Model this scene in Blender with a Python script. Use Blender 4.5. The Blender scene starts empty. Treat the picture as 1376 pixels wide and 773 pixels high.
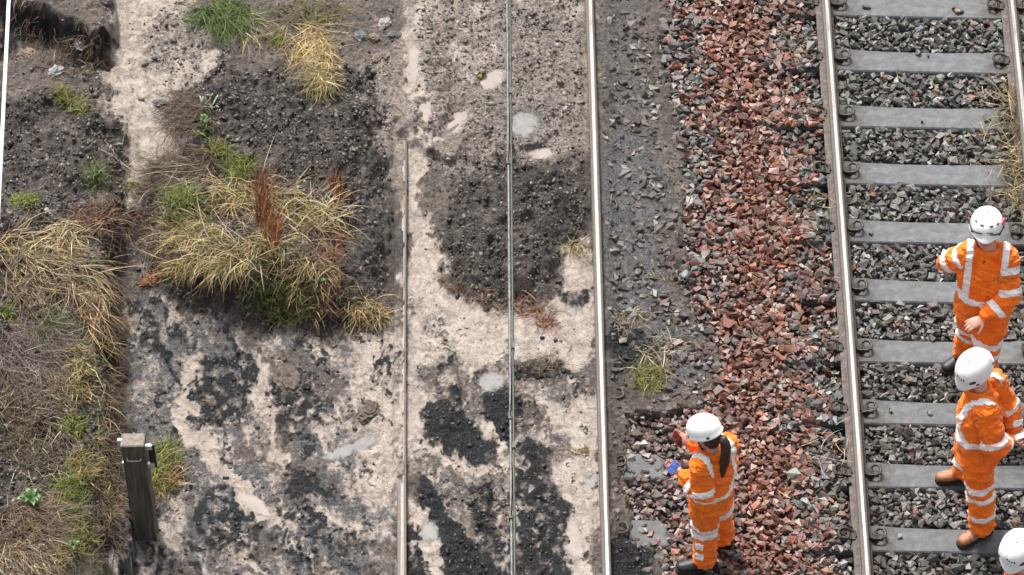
import bpy, bmesh, math, random
import numpy as np
from mathutils import Vector, Matrix

scene = bpy.context.scene
C = scene.collection
random.seed(7)
RNG = np.random.default_rng(11)

# ------------------------------------------------------------------ camera
PW, PH = 1376.0, 773.0
FOC, DEP, YAW, ROLL, DIST = 8002.0565, 0.788410307, 0.0474449031, 0.0509956864, 45.8871687
_F = np.array([math.sin(YAW)*math.cos(DEP), math.cos(YAW)*math.cos(DEP), -math.sin(DEP)])
_R0 = np.array([math.cos(YAW), -math.sin(YAW), 0.0])
_U0 = np.cross(_R0, _F)
_R = math.cos(ROLL)*_R0 + math.sin(ROLL)*_U0
_U = -math.sin(ROLL)*_R0 + math.cos(ROLL)*_U0
_C = -_F*DIST
cam_data = bpy.data.cameras.new('camera')
cam = bpy.data.objects.new('camera', cam_data)
C.objects.link(cam)
cam_data.sensor_width = 36.0
cam_data.lens = FOC/PW*36.0
cam_data.clip_start = 0.5
cam_data.clip_end = 500.0
cam.matrix_world = Matrix((( _R[0], _U[0], -_F[0], _C[0]), (_R[1], _U[1], -_F[1], _C[1]), (_R[2], _U[2], -_F[2], _C[2]), (0, 0, 0, 1)))
scene.camera = cam
scene.render.resolution_x, scene.render.resolution_y = 1024, 575

# ------------------------------------------------------------------ overcast daylight
SUN_EL, SUN_AZ = math.radians(60), math.radians(-28)     # azimuth from +Y towards +X
world = bpy.data.worlds.new('World'); scene.world = world; world.use_nodes = True
wn = world.node_tree; wn.nodes.clear()
sky = wn.nodes.new('ShaderNodeTexSky'); sky.sky_type = 'NISHITA'; sky.sun_disc = False
sky.sun_elevation = SUN_EL; sky.sun_rotation = SUN_AZ
sky.air_density = 1.0; sky.dust_density = 4.0; sky.ozone_density = 1.0
hs = wn.nodes.new('ShaderNodeHueSaturation'); hs.inputs['Saturation'].default_value = 0.22
bg = wn.nodes.new('ShaderNodeBackground'); bg.inputs['Strength'].default_value = 0.065
wo = wn.nodes.new('ShaderNodeOutputWorld')
wn.links.new(sky.outputs[0], hs.inputs['Color']); wn.links.new(hs.outputs[0], bg.inputs['Color']); wn.links.new(bg.outputs[0], wo.inputs['Surface'])
sd = bpy.data.lights.new('sun', 'SUN'); sd.energy = 1.5; sd.angle = math.radians(12); sd.color = (1.0, 0.95, 0.88)
sun = bpy.data.objects.new('sun', sd); C.objects.link(sun)
_sd = Vector((math.sin(SUN_AZ)*math.cos(SUN_EL), math.cos(SUN_AZ)*math.cos(SUN_EL), math.sin(SUN_EL)))
sun.rotation_euler = _sd.to_track_quat('Z', 'Y').to_euler(); sun.location = _sd*30
scene.view_settings.view_transform = 'Standard'; scene.view_settings.look = 'None'
scene.view_settings.exposure = 1.85; scene.view_settings.gamma = 1.0
scene.view_settings.use_curve_mapping = False

# ------------------------------------------------------------------ small helpers
def A(px, py, z=0.0):
    """world point at height z on the sight line through photo pixel (px, py)"""
    d = _F + ((px-PW/2)/FOC)*_R - ((py-PH/2)/FOC)*_U
    t = (z-_C[2])/d[2]
    return _C + t*d
def to_px(P):
    v = np.asarray(P)-_C
    z = v@_F
    return PW/2+FOC*(v@_R)/z, PH/2-FOC*(v@_U)/z
def to_plan(x, y):
    return to_px(np.stack([x, y, np.zeros_like(x)], -1))
def sst(a, b, x):
    t = np.clip((x-a)/(b-a), 0, 1); return t*t*(3-2*t)
_pr = np.random.default_rng(1234); _PERM = _pr.permutation(256).astype(np.int32); _PERM = np.r_[_PERM, _PERM]
_ang = _pr.uniform(0, 2*np.pi, 256); _GC = np.cos(_ang); _GS = np.sin(_ang); _RA = _pr.random(256); _RB = _pr.random(256)
def _idx(ix, iy, s):
    return _PERM[_PERM[(ix+s*37) & 255]+((iy+s*101) & 255)]
def perlin(x, y, s=0):
    fl = np.floor(x); ix = fl.astype(np.int32); fx = x-fl
    fl = np.floor(y); iy = fl.astype(np.int32); fy = y-fl
    u = fx*fx*fx*(fx*(fx*6-15)+10); v = fy*fy*fy*(fy*(fy*6-15)+10)
    def g(dx, dy):
        k = _idx(ix+dx, iy+dy, s); return _GC[k]*(fx-dx)+_GS[k]*(fy-dy)
    a = g(0, 0); c = g(0, 1); a += (g(1, 0)-a)*u; c += (g(1, 1)-c)*u
    return 1.41*(a+(c-a)*v)
def fbm(x, y, o=4, s=0, r=0.5):
    t = 0; a = 1.0; n = 0
    for k in range(o):
        t = t + a*perlin(x*2**k+17.3*k, y*2**k-9.1*k, s+k); n += a; a *= r
    return t/n
def worley(x, y, s=0):
    ix = np.floor(x).astype(np.int32); iy = np.floor(y).astype(np.int32)
    m = np.full(x.shape, 9.0)
    for dx in (-1, 0, 1):
        for dy in (-1, 0, 1):
            k = _idx(ix+dx, iy+dy, s)
            m = np.minimum(m, (ix+dx+_RA[k]-x)**2+(iy+dy+_RB[k]-y)**2)
    return np.sqrt(m)
def perlin3(P, f, s=0):
    x, y, z = P[:, 0]*f, P[:, 1]*f, P[:, 2]*f
    return (perlin(x+z*.53, y+z*.71, s)+perlin(y-z*.6, z+x*.4, s+5)+perlin(z+y*.3, x-y*.5, s+9))/2.0
def sd_poly(u, v, poly):
    d = np.full(u.shape, 1e9); inside = np.zeros(u.shape, bool); n = len(poly)
    for i in range(n):
        ax, ay = poly[i]; bx, by = poly[(i+1) % n]
        ex, ey = bx-ax, by-ay
        t = np.clip(((u-ax)*ex+(v-ay)*ey)/(ex*ex+ey*ey+1e-9), 0, 1)
        d = np.minimum(d, (u-ax-t*ex)**2+(v-ay-t*ey)**2)
        if ay != by:
            c = ((ay > v) != (by > v)) & (u < (bx-ax)*(v-ay)/(by-ay)+ax)
            inside ^= c
    d = np.sqrt(d)
    return np.where(inside, -d, d)
def sd_line(u, v, pts, w):
    d = np.full(u.shape, 1e9)
    for i in range(len(pts)-1):
        ax, ay = pts[i]; bx, by = pts[i+1]
        ex, ey = bx-ax, by-ay
        t = np.clip(((u-ax)*ex+(v-ay)*ey)/(ex*ex+ey*ey+1e-9), 0, 1)
        d = np.minimum(d, (u-ax-t*ex)**2+(v-ay-t*ey)**2)
    return np.sqrt(d)-w
def sd_ell(u, v, cx, cy, rx, ry, deg=0):
    a = math.radians(deg); c, s = math.cos(a), math.sin(a)
    x = (u-cx)*c+(v-cy)*s; y = -(u-cx)*s+(v-cy)*c
    return (np.sqrt((x/rx)**2+(y/ry)**2)-1)*min(rx, ry)

# objects
def link(name, me, mat=None, parent=None):
    o = bpy.data.objects.new(name, me); C.objects.link(o)
    if mat is not None and me is not None: me.materials.append(mat)
    if parent is not None: o.parent = parent
    return o
def tag(o, label=None, cat=None, group=None, kind=None):
    if label: o['label'] = label
    if cat: o['category'] = cat
    if group: o['group'] = group
    if kind: o['kind'] = kind
    return o
def thing(name, loc, label, cat, group=None, rz=0.0):
    o = bpy.data.objects.new(name, None); C.objects.link(o)
    o.empty_display_size = 0.1
    o.location = Vector(loc); o.rotation_euler = (0, 0, rz)
    return tag(o, label, cat, group)
def np_mesh(name, V, Fa, smooth=False, col=None):
    """V (n,3); Fa (m,k) equal-sided faces; col (n,4) colour attribute"""
    V = np.asarray(V, np.float32); Fa = np.asarray(Fa, np.int32)
    me = bpy.data.meshes.new(name)
    me.vertices.add(len(V)); me.vertices.foreach_set('co', V.ravel())
    m, k = Fa.shape
    me.loops.add(m*k); me.loops.foreach_set('vertex_index', Fa.ravel())
    me.polygons.add(m); me.polygons.foreach_set('loop_start', np.arange(0, m*k, k, dtype=np.int32))
    me.polygons.foreach_set('use_smooth', np.full(m, bool(smooth)))
    if col is not None:
        for nm, c in (col.items() if isinstance(col, dict) else (('Col', col),)):
            at = me.attributes.new(nm, 'FLOAT_COLOR', 'POINT')
            at.data.foreach_set('color', np.asarray(c, np.float32).ravel())
    me.update(calc_edges=True); me.validate()
    return me
def bm_mesh(name, bm, smooth=False):
    me = bpy.data.meshes.new(name); bm.to_mesh(me); bm.free()
    if smooth:
        for p in me.polygons: p.use_smooth = True
    return me
def bm_box(bm, c, s, M=None):
    r = bmesh.ops.create_cube(bm, size=1.0)
    for v in r['verts']:
        v.co = Vector((v.co.x*s[0], v.co.y*s[1], v.co.z*s[2])) + Vector(c)
        if M is not None: v.co = M @ v.co
    return r['verts']
def bm_tube(bm, pts, r, n=8):
    pts = [Vector(p) for p in pts]
    rad = r if isinstance(r, (list, tuple)) else [r]*len(pts)
    rings = []; prev = None
    for i, p in enumerate(pts):
        t = (pts[min(i+1, len(pts)-1)]-pts[max(i-1, 0)]).normalized()
        if prev is None:
            a = t.orthogonal().normalized()
        else:
            a = (prev - t*prev.dot(t)).normalized()
        prev = a; b = t.cross(a)
        rings.append([bm.verts.new(p+(a*math.cos(2*math.pi*k/n)+b*math.sin(2*math.pi*k/n))*rad[i]) for k in range(n)])
    for i in range(len(rings)-1):
        for k in range(n):
            bm.faces.new((rings[i][k], rings[i][(k+1) % n], rings[i+1][(k+1) % n], rings[i+1][k]))
    bm.faces.new(rings[0][::-1]); bm.faces.new(rings[-1])

# ------------------------------------------------------------------ materials
class NT:
    def __init__(s, name):
        s.m = bpy.data.materials.new(name); s.m.use_nodes = True
        s.t = s.m.node_tree; s.t.nodes.clear()
        s.out = s.t.nodes.new('ShaderNodeOutputMaterial')
        s.b = s.t.nodes.new('ShaderNodeBsdfPrincipled'); s.l(s.b.outputs[0], s.out.inputs['Surface'])
    def n(s, ty, **kw):
        nd = s.t.nodes.new(ty)
        for k, v in kw.items(): setattr(nd, k, v)
        return nd
    def l(s, a, b): s.t.links.new(a, b)
    def set(s, sock, v):
        if hasattr(v, 'links') or isinstance(v, bpy.types.NodeSocket): s.l(v, sock)
        else: sock.default_value = v
    def pos(s, kind='Object'):
        return s.n('ShaderNodeTexCoord').outputs[kind]
    def mapping(s, vec, scale):
        m = s.n('ShaderNodeMapping'); s.l(vec, m.inputs['Vector']); m.inputs['Scale'].default_value = scale; return m.outputs[0]
    def noise(s, vec, scale, detail=5, rough=0.55, dist=0.0):
        n = s.n('ShaderNodeTexNoise'); s.l(vec, n.inputs['Vector'])
        n.inputs['Scale'].default_value = scale; n.inputs['Detail'].default_value = detail
        n.inputs['Roughness'].default_value = rough; n.inputs['Distortion'].default_value = dist
        return n.outputs[0]
    def math(s, op, a, b=None, c=None, clamp=False):
        m = s.n('ShaderNodeMath', operation=op); m.use_clamp = clamp
        s.set(m.inputs[0], a)
        if b is not None: s.set(m.inputs[1], b)
        if c is not None: s.set(m.inputs[2], c)
        return m.outputs[0]
    def step(s, x, a, b):
        m = s.n('ShaderNodeMapRange'); m.interpolation_type = 'SMOOTHSTEP'
        s.set(m.inputs[0], x); m.inputs[1].default_value = a; m.inputs[2].default_value = b
        return m.outputs[0]
    def lin(s, x, a, b, c, d):
        m = s.n('ShaderNodeMapRange'); s.set(m.inputs[0], x)
        for i, q in enumerate((a, b, c, d)): m.inputs[i+1].default_value = q
        return m.outputs[0]
    def ramp(s, x, stops):
        r = s.n('ShaderNodeValToRGB'); s.l(x, r.inputs[0]); e = r.color_ramp.elements
        while len(e) < len(stops): e.new(0.5)
        for el, (p, c) in zip(e, stops): el.position = p; el.color = (*c, 1)
        return r.outputs[0]
    def mix(s, f, a, b, mode='MIX'):
        m = s.n('ShaderNodeMix', data_type='RGBA', blend_type=mode)
        s.set(m.inputs[0], f)
        for i, v in ((6, a), (7, b)):
            if isinstance(v, tuple): m.inputs[i].default_value = (*v[:3], 1)
            else: s.l(v, m.inputs[i])
        return m.outputs[2]
    def bump(s, h, strength=0.5, dist=0.01, normal=None):
        b = s.n('ShaderNodeBump'); b.inputs['Strength'].default_value = strength; b.inputs['Distance'].default_value = dist
        s.l(h, b.inputs['Height'])
        if normal is not None: s.l(normal, b.inputs['Normal'])
        s.l(b.outputs[0], s.b.inputs['Normal']); return b.outputs[0]
    def col(s, c):
        if isinstance(c, tuple): s.b.inputs['Base Color'].default_value = (*c[:3], 1)
        else: s.l(c, s.b.inputs['Base Color'])
        return s
    def rough(s, r): s.set(s.b.inputs['Roughness'], r); return s
    def metal(s, r): s.set(s.b.inputs['Metallic'], r); return s
    def spec(s, r): s.set(s.b.inputs['Specular IOR Level'], r); return s
    def attr(s, name):
        a = s.n('ShaderNodeAttribute'); a.attribute_name = name; return a
def simple(name, c, rough=0.6, metal=0.0, var=0.25, scale=30, bump=0.2, spec=0.5):
    m = NT(name); p = m.pos(); n = m.noise(p, scale, 6, 0.6)
    lo = tuple(x*(1-var) for x in c); hi = tuple(min(1, x*(1+var)) for x in c)
    m.col(m.ramp(n, [(0.3, lo), (0.7, hi)])).rough(rough).metal(metal).spec(spec)
    if bump: m.bump(m.noise(p, scale*3, 4), bump, 0.004)
    return m.m
M = {}
# muddy ground: weights say which stuff lies where, noise gives its grain
m = NT('landslip_mud'); p = m.pos()
w1 = m.attr('w1'); w2 = m.attr('w2')
s1 = m.n('ShaderNodeSeparateColor'); m.l(w1.outputs['Color'], s1.inputs[0])
s2 = m.n('ShaderNodeSeparateColor'); m.l(w2.outputs['Color'], s2.inputs[0])
n1 = m.noise(p, 8, 8, 0.62); n2 = m.noise(p, 34, 7, 0.65); n3 = m.noise(p, 120, 5, 0.6)
n4 = m.noise(p, 19, 6, 0.7, 1.2)
n23 = m.math('ADD', m.math('MULTIPLY', n2, .55), m.math('MULTIPLY', n3, .45))
mud = m.ramp(m.math('ADD', m.math('MULTIPLY', n23, .7), m.math('MULTIPLY', n1, .3)),
             [(0.38, (.022, .017, .014)), (0.46, (.064, .05, .041)), (0.53, (.125, .1, .083)), (0.62, (.29, .242, .208))])
light = m.ramp(n23, [(0.38, (.055, .044, .036)), (0.47, (.185, .151, .128)), (0.58, (.4, .34, .298))])
peat = m.ramp(n23, [(0.4, (.008, .0064, .0052)), (0.49, (.029, .023, .019)), (0.56, (.066, .053, .044)), (0.65, (.17, .14, .12))])
blk = m.ramp(n3, [(0.4, (.007, .0075, .009)), (0.54, (.022, .023, .026)), (0.64, (.085, .087, .092))])
slur = m.ramp(n23, [(0.38, (.03, .03, .033)), (0.5, (.088, .087, .092)), (0.62, (.19, .184, .184))])
silt = m.ramp(m.math('ADD', m.math('MULTIPLY', n1, .45), m.math('MULTIPLY', n23, .55)),
              [(0.38, (.22, .176, .145)), (0.46, (.4, .333, .284)), (0.56, (.56, .485, .425))])
swirl = m.noise(p, 6, 6, .6, 2.5)
silt = m.mix(m.math('MULTIPLY', m.step(swirl, .5, .62), .55), silt, (.2, .178, .168))
silt = m.mix(m.math('MULTIPLY', m.step(m.noise(p, 15, 7, .7, 1.5), .56, .66), .6), silt, (.13, .108, .096))
moss = m.ramp(n2, [(0.35, (.02, .022, .01)), (0.52, (.06, .062, .02)), (0.66, (.14, .135, .03))])
def edge(w, k1=.5, k2=.5, lo=.15, hi=.85):
    t = m.math('ADD', w, m.math('MULTIPLY', m.math('SUBTRACT', n2, .5), k1))
    t = m.math('ADD', t, m.math('MULTIPLY', m.math('SUBTRACT', n3, .5), k2))
    return m.step(t, lo, hi)
c = m.mix(m.step(s2.outputs[1], 0, 1), mud, light)
c = m.mix(edge(s1.outputs[2], .7, .6), c, peat)
c = m.mix(edge(s2.outputs[0], .6, .6), c, slur)
c = m.mix(edge(s1.outputs[0], .6, .6, .1, .9), c, silt)
blkf = edge(s1.outputs[1], .55, .6, .06, .74)
c = m.mix(blkf, c, blk)
c = m.mix(edge(s2.outputs[2], .5, .5), c, moss)
speck = m.math('MULTIPLY', m.step(m.noise(p, 75, 3, .5), .62, .68), .7)
c = m.mix(speck, c, (.04, .035, .033))
sc = m.n('ShaderNodeVectorMath', operation='SCALE'); m.l(c, sc.inputs[0]); sc.inputs['Scale'].default_value = .78
m.col(sc.outputs[0])
m.rough(m.math('ADD', m.math('SUBTRACT', m.lin(n3, .35, .65, .24, .72), m.math('MULTIPLY', s2.outputs[0], .14)), m.math('MULTIPLY', blkf, .25))).spec(m.lin(blkf, 0, 1, .45, .15))
h = m.math('ADD', m.math('MULTIPLY', n2, .55), m.math('MULTIPLY', n3, .45))
m.bump(h, 1.0, .03)
M['mud'] = m.m
# loose stones: colour of each stone is its own
def stone_mat(name, obj):
    m = NT(name); p = m.pos()
    if obj: src = m.n('ShaderNodeObjectInfo').outputs['Color']
    else: src = m.attr('Col').outputs['Color']
    n = m.noise(p, 55 if not obj else 2.4, 6, .65); k = m.lin(n, .3, .7, .3, .78)
    v = m.n('ShaderNodeVectorMath', operation='SCALE'); m.l(src, v.inputs[0]); m.l(k, v.inputs['Scale'])
    m.col(v.outputs[0]).rough(.42).spec(.45)
    m.bump(m.noise(p, 160 if not obj else 7, 5, .6), .25, .004 if not obj else .1)
    return m.m
M['stones'] = stone_mat('loose_stones', False); M['stone'] = stone_mat('single_stone', True)
# plant fibres
m = NT('plant_blades'); src = m.attr('Col').outputs['Color']; p = m.pos()
k = m.lin(m.noise(p, 25, 4), .3, .7, .55, 1.05)
v = m.n('ShaderNodeVectorMath', operation='SCALE'); m.l(src, v.inputs[0]); m.l(k, v.inputs['Scale'])
m.col(v.outputs[0]).rough(.55).spec(.3); M['blades'] = m.m
# rail: polished running band on a rust-brown, mud-stained section
def rail_mat(name, muddy):
    m = NT(name); p = m.pos(); sx = m.n('ShaderNodeSeparateXYZ'); m.l(p, sx.inputs[0])
    n = m.noise(p, 30, 6, .6); ns = m.noise(m.mapping(p, (60, 2.2, 60)), 1.0, 5, .6)
    ax = m.math('ABSOLUTE', m.math('ADD', sx.outputs[0], -.004))
    pol = m.math('MULTIPLY', m.math('SUBTRACT', 1.0, m.step(m.math('ADD', ax, m.math('MULTIPLY', m.math('SUBTRACT', ns, .5), .016)), .008, .015)), m.step(sx.outputs[2], .1545, .1575))
    rust = m.ramp(n, [(.3, (.03, .024, .02)), (.55, (.085, .068, .057)), (.72, (.17, .14, .12))])
    steel = m.ramp(ns, [(.3, (.2, .19, .178)), (.6, (.42, .405, .385))])
    blot = m.step(m.noise(m.mapping(p, (30, 9, 30)), 1, 5, .7), .62, .68)
    head = m.math('MULTIPLY', m.step(sx.outputs[2], .13, .15), .6)
    c = m.mix(head, rust, (.085, .073, .062) if not muddy else (.15, .125, .104))
    c = m.mix(pol if not muddy else m.math('MULTIPLY', pol, .35), c, steel); c = m.mix(m.math('MULTIPLY', blot, .45), c, (.13, .12, .11))
    m.col(c).rough(m.lin(pol, 0, 1, .7, .32)).metal(m.math('MULTIPLY', pol, .55))
    m.bump(n, .3, .004); return m.m
M['rail'] = rail_mat('rail_steel', False); M['rail_muddy'] = rail_mat('rail_steel_muddy', True)
# concrete sleeper
m = NT('sleeper_concrete'); p = m.pos()
n = m.noise(p, 14, 8, .65); f = m.noise(p, 140, 4, .6); st = m.noise(m.mapping(p, (2.2, 14, 5)), 1.0, 6, .6)
c = m.ramp(m.math('ADD', m.math('MULTIPLY', n, .5), m.math('MULTIPLY', st, .5)), [(.36, (.034, .037, .042)), (.5, (.08, .085, .093)), (.62, (.13, .136, .146))])
c = m.mix(m.math('MULTIPLY', m.step(f, .62, .7), .5), c, (.36, .36, .36))
c = m.mix(m.math('MULTIPLY', m.step(f, .42, .34), .5), c, (.05, .05, .055))
sx = m.n('ShaderNodeSeparateXYZ'); m.l(p, sx.inputs[0])
seat = m.math('SUBTRACT', 1.0, m.step(m.math('ADD', m.math('ABSOLUTE', m.math('SUBTRACT', m.math('ABSOLUTE', sx.outputs[0]), .7525)), m.math('MULTIPLY', m.math('SUBTRACT', n, .5), .35)), .1, .34))
c = m.mix(m.math('MULTIPLY', seat, .75), c, (.035, .03, .026))
c = m.mix(m.math('MULTIPLY', m.step(m.noise(p, 5, 6, .65, 1), .52, .66), .4), c, (.05, .045, .04))
m.col(c).rough(m.lin(st, .35, .65, .38, .75)).spec(.45); m.bump(m.math('ADD', n, m.math('MULTIPLY', f, .4)), .35, .006)
M['sleeper'] = m.m
M['iron'] = simple('clip_iron', (.042, .034, .028), .6, .3, .5, 60)
M['pad'] = simple('rail_pad', (.06, .062, .065), .8)
M['wire_grey'] = simple('wire_aluminium', (.13, .138, .135), .5, .3, .5, 25, .1)
M['wire_dark'] = simple('wire_bronze', (.06, .068, .056), .5, .4, .3, 25, .1)
M['wire_white'] = simple('cable_white', (.78, .79, .8), .5, 0, .06, 20, .05)
m = NT('weathered_timber'); p = m.pos(); g = m.noise(m.mapping(p, (40, 40, 2.5)), 1, 6, .6); n = m.noise(p, 9, 5)
c = m.ramp(g, [(.3, (.026, .022, .016)), (.5, (.062, .053, .038)), (.7, (.13, .113, .083))])
c = m.mix(m.math('MULTIPLY', m.step(n, .52, .66), .4), c, (.05, .06, .03))
m.col(c).rough(.8); m.bump(g, .7, .006); M['timber'] = m.m
m = NT('timber_end_grain'); p = m.pos(); g = m.noise(p, 26, 6, .65)
m.col(m.ramp(g, [(.3, (.1, .085, .068)), (.6, (.23, .2, .165))])).rough(.85); m.bump(g, .5, .006); M['timber_end'] = m.m
M['black_plastic'] = simple('black_plastic', (.012, .012, .013), .4, 0, .3)
M['pale_metal'] = simple('pale_metal', (.5, .5, .5), .4, .5, .2)
# puddles
def water(name, c1, c2, ro, coat):
    m = NT(name); p = m.pos(); n = m.noise(p, 12, 5, .6)
    m.col(m.ramp(n, [(.3, c1), (.7, c2)])).rough(ro).spec(.5); m.bump(m.noise(p, 30, 2), .05, .003)
    m.b.inputs['Coat Weight'].default_value = coat; m.b.inputs['Coat Roughness'].default_value = .06
    a = m.n('ShaderNodeSeparateColor'); m.l(m.attr('Col').outputs['Color'], a.inputs[0])
    m.l(m.step(m.math('ADD', a.outputs[0], m.math('MULTIPLY', m.math('SUBTRACT', m.noise(p, 18, 6, .65), .5), 1.3)), .2, .8), m.b.inputs['Alpha'])
    return m.m
M['milky'] = water('silty_water', (.21, .175, .152), (.28, .238, .212), .2, .25)
M['blue'] = water('standing_water', (.13, .126, .12), (.22, .208, .195), .15, .3)
# ------------------------------------------------------------------ the ground: height of the slipped mud
XL, XR, GAUGE = -0.8497, 2.5662, 1.505          # left rail of the buried track, left rail of the clear track
PUDDLES = [  # photo position and radii in photo pixels, tilt, what water
    (555, 88, 9, 34, 4, 'milky'), (571, 150, 9, 17, 10, 'milky'), (583, 186, 17, 9, 30, 'milky'), (615, 163, 10, 22, 35, 'milky'),
    (661, 108, 10, 20, 58, 'milky'), (705, 167, 19, 18, 0, 'blue'), (728, 206, 16, 7, 0, 'milky'), (660, 513, 18, 11, -8, 'blue'),
    (577, 716, 12, 13, 0, 'blue'), (474, 602, 40, 7, -22, 'blue'), (151, 738, 7, 24, 4, 'blue'), (772, 725, 10, 32, -6, 'milky'),
    (794, 646, 7, 8, 0, 'blue'), (340, 676, 34, 7, 35, 'milky')]
POLY_HEAP = [(262, 130), (300, 112), (400, 130), (462, 112), (535, 185), (539, 300), (536, 440), (515, 460), (440, 466), (335, 452), (300, 440), (232, 428), (200, 385), (186, 315), (240, 250), (215, 205)]
POLY_MID = [(585, 320), (610, 260), (680, 240), (775, 265), (790, 345), (752, 360), (735, 425), (650, 425), (597, 395)]
def left_limit(v):
    return np.interp(v, [-200, 0, 120, 250, 330, 400, 440, 470, 520, 548, 560, 700, 722, 735, 800], [868, 872, 885, 905, 900, 905, 925, 955, 950, 935, 822, 822, 830, 880, 885])
def ballast_limit(u, v):
    return left_limit(v-4) + 45*fbm(u/45, v/45, 4, 77, .6)
def height_macro(u, v):
    wu = u + 24*fbm(u/60, v/60, 4, 3, .6); wv = v + 24*fbm(u/60, v/60, 4, 8, .6)
    h = 0.10 + 0.02*fbm(u/120, v/120, 3, 1)
    # right of the buried track the mud thins out on to the stones
    h = h + (0.035-h)*sst(806, 835, u)
    h = h + (-0.11-h)*sst(0, 45, u - ballast_limit(u, v))
    # top of the four-foot: slip covers the left rail
    t = 1-sst(150, 250, wv)
    h = np.where(u < 800, h + t*(0.115*(1-sst(560, 700, wu))+0.03*(1-sst(700, 785, u)))*sst(380, 470, u), h)
    # slip heap with the tussock
    d = sd_poly(wu, wv, POLY_HEAP)
    top = 0.35 + 0.15*np.exp(-((wu-300)/62)**2-((wv-392)/36)**2) + 0.15*np.exp(-((wu-395)/52)**2-((wv-405)/46)**2) - 0.16*sst(440, 540, wu)
    h = h + np.maximum(top-h, 0)*sst(4, -42, d)
    # mound of dark mud between the rails
    d = sd_poly(wu, wv, POLY_MID); h = h + np.maximum(.25-h, 0)*sst(6, -34, d)
    # bank on the left and the mound above it
    eb = 26*fbm(v/55, v*0+2, 3, 5) + 10*np.exp(-((v-265)/60)**2); wb = 32*sst(340, 300, v); bank = sst(168+eb+wb*.5, 138+eb-wb, wu)*sst(165, 215, wv+.28*(u-80))
    h = h + (0.45 - .13*sst(340, 280, v) + 0.07*fbm(u/60, v/60, 3, 31) - h)*bank
    ditch = np.exp(-((u-160)/11)**2)*sst(330, 420, v); h = h - 0.09*ditch
    # undercut clod in the corner
    cu, cv = u + 12*fbm(u/25, v/25, 3, 13), v + 12*fbm(u/25, v/25, 3, 18)
    cl = sst(0, -9, sd_poly(cu, cv, [(-400, -600), (150, -600), (156, 20), (158, 70), (150, 98), (120, 86), (80, 62), (30, 42), (10, 30), (-400, 30)]))
    h = h + (0.31+.06*fbm(u/40, v/40, 3, 61)-h)*cl
    h = h - 0.11*sst(6, -8, sd_poly(cu, cv, [(0, 28), (80, 64), (120, 88), (152, 100), (150, 112), (100, 102), (60, 84), (0, 92)]))*(1-cl)
    # rubble between the clod and the mound
    h = h + 0.1*sst(20, -20, sd_ell(wu, wv, 105, 150, 60, 22, 0))
    # silt lies lower beside the rails so that the heads stay clear
    near = np.exp(-((u-(541-.004*(v-400)))/10)**2)*sst(205, 222, v); h = h + (np.minimum(h, 0.128)-h)*near
    xr = 793+.030*v; near = np.exp(-((u-xr-2)/20)**2); h = h + (np.minimum(h, 0.085)-h)*near
    # shape of the six-foot outside the mud: underneath the ballast
    return h
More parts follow.
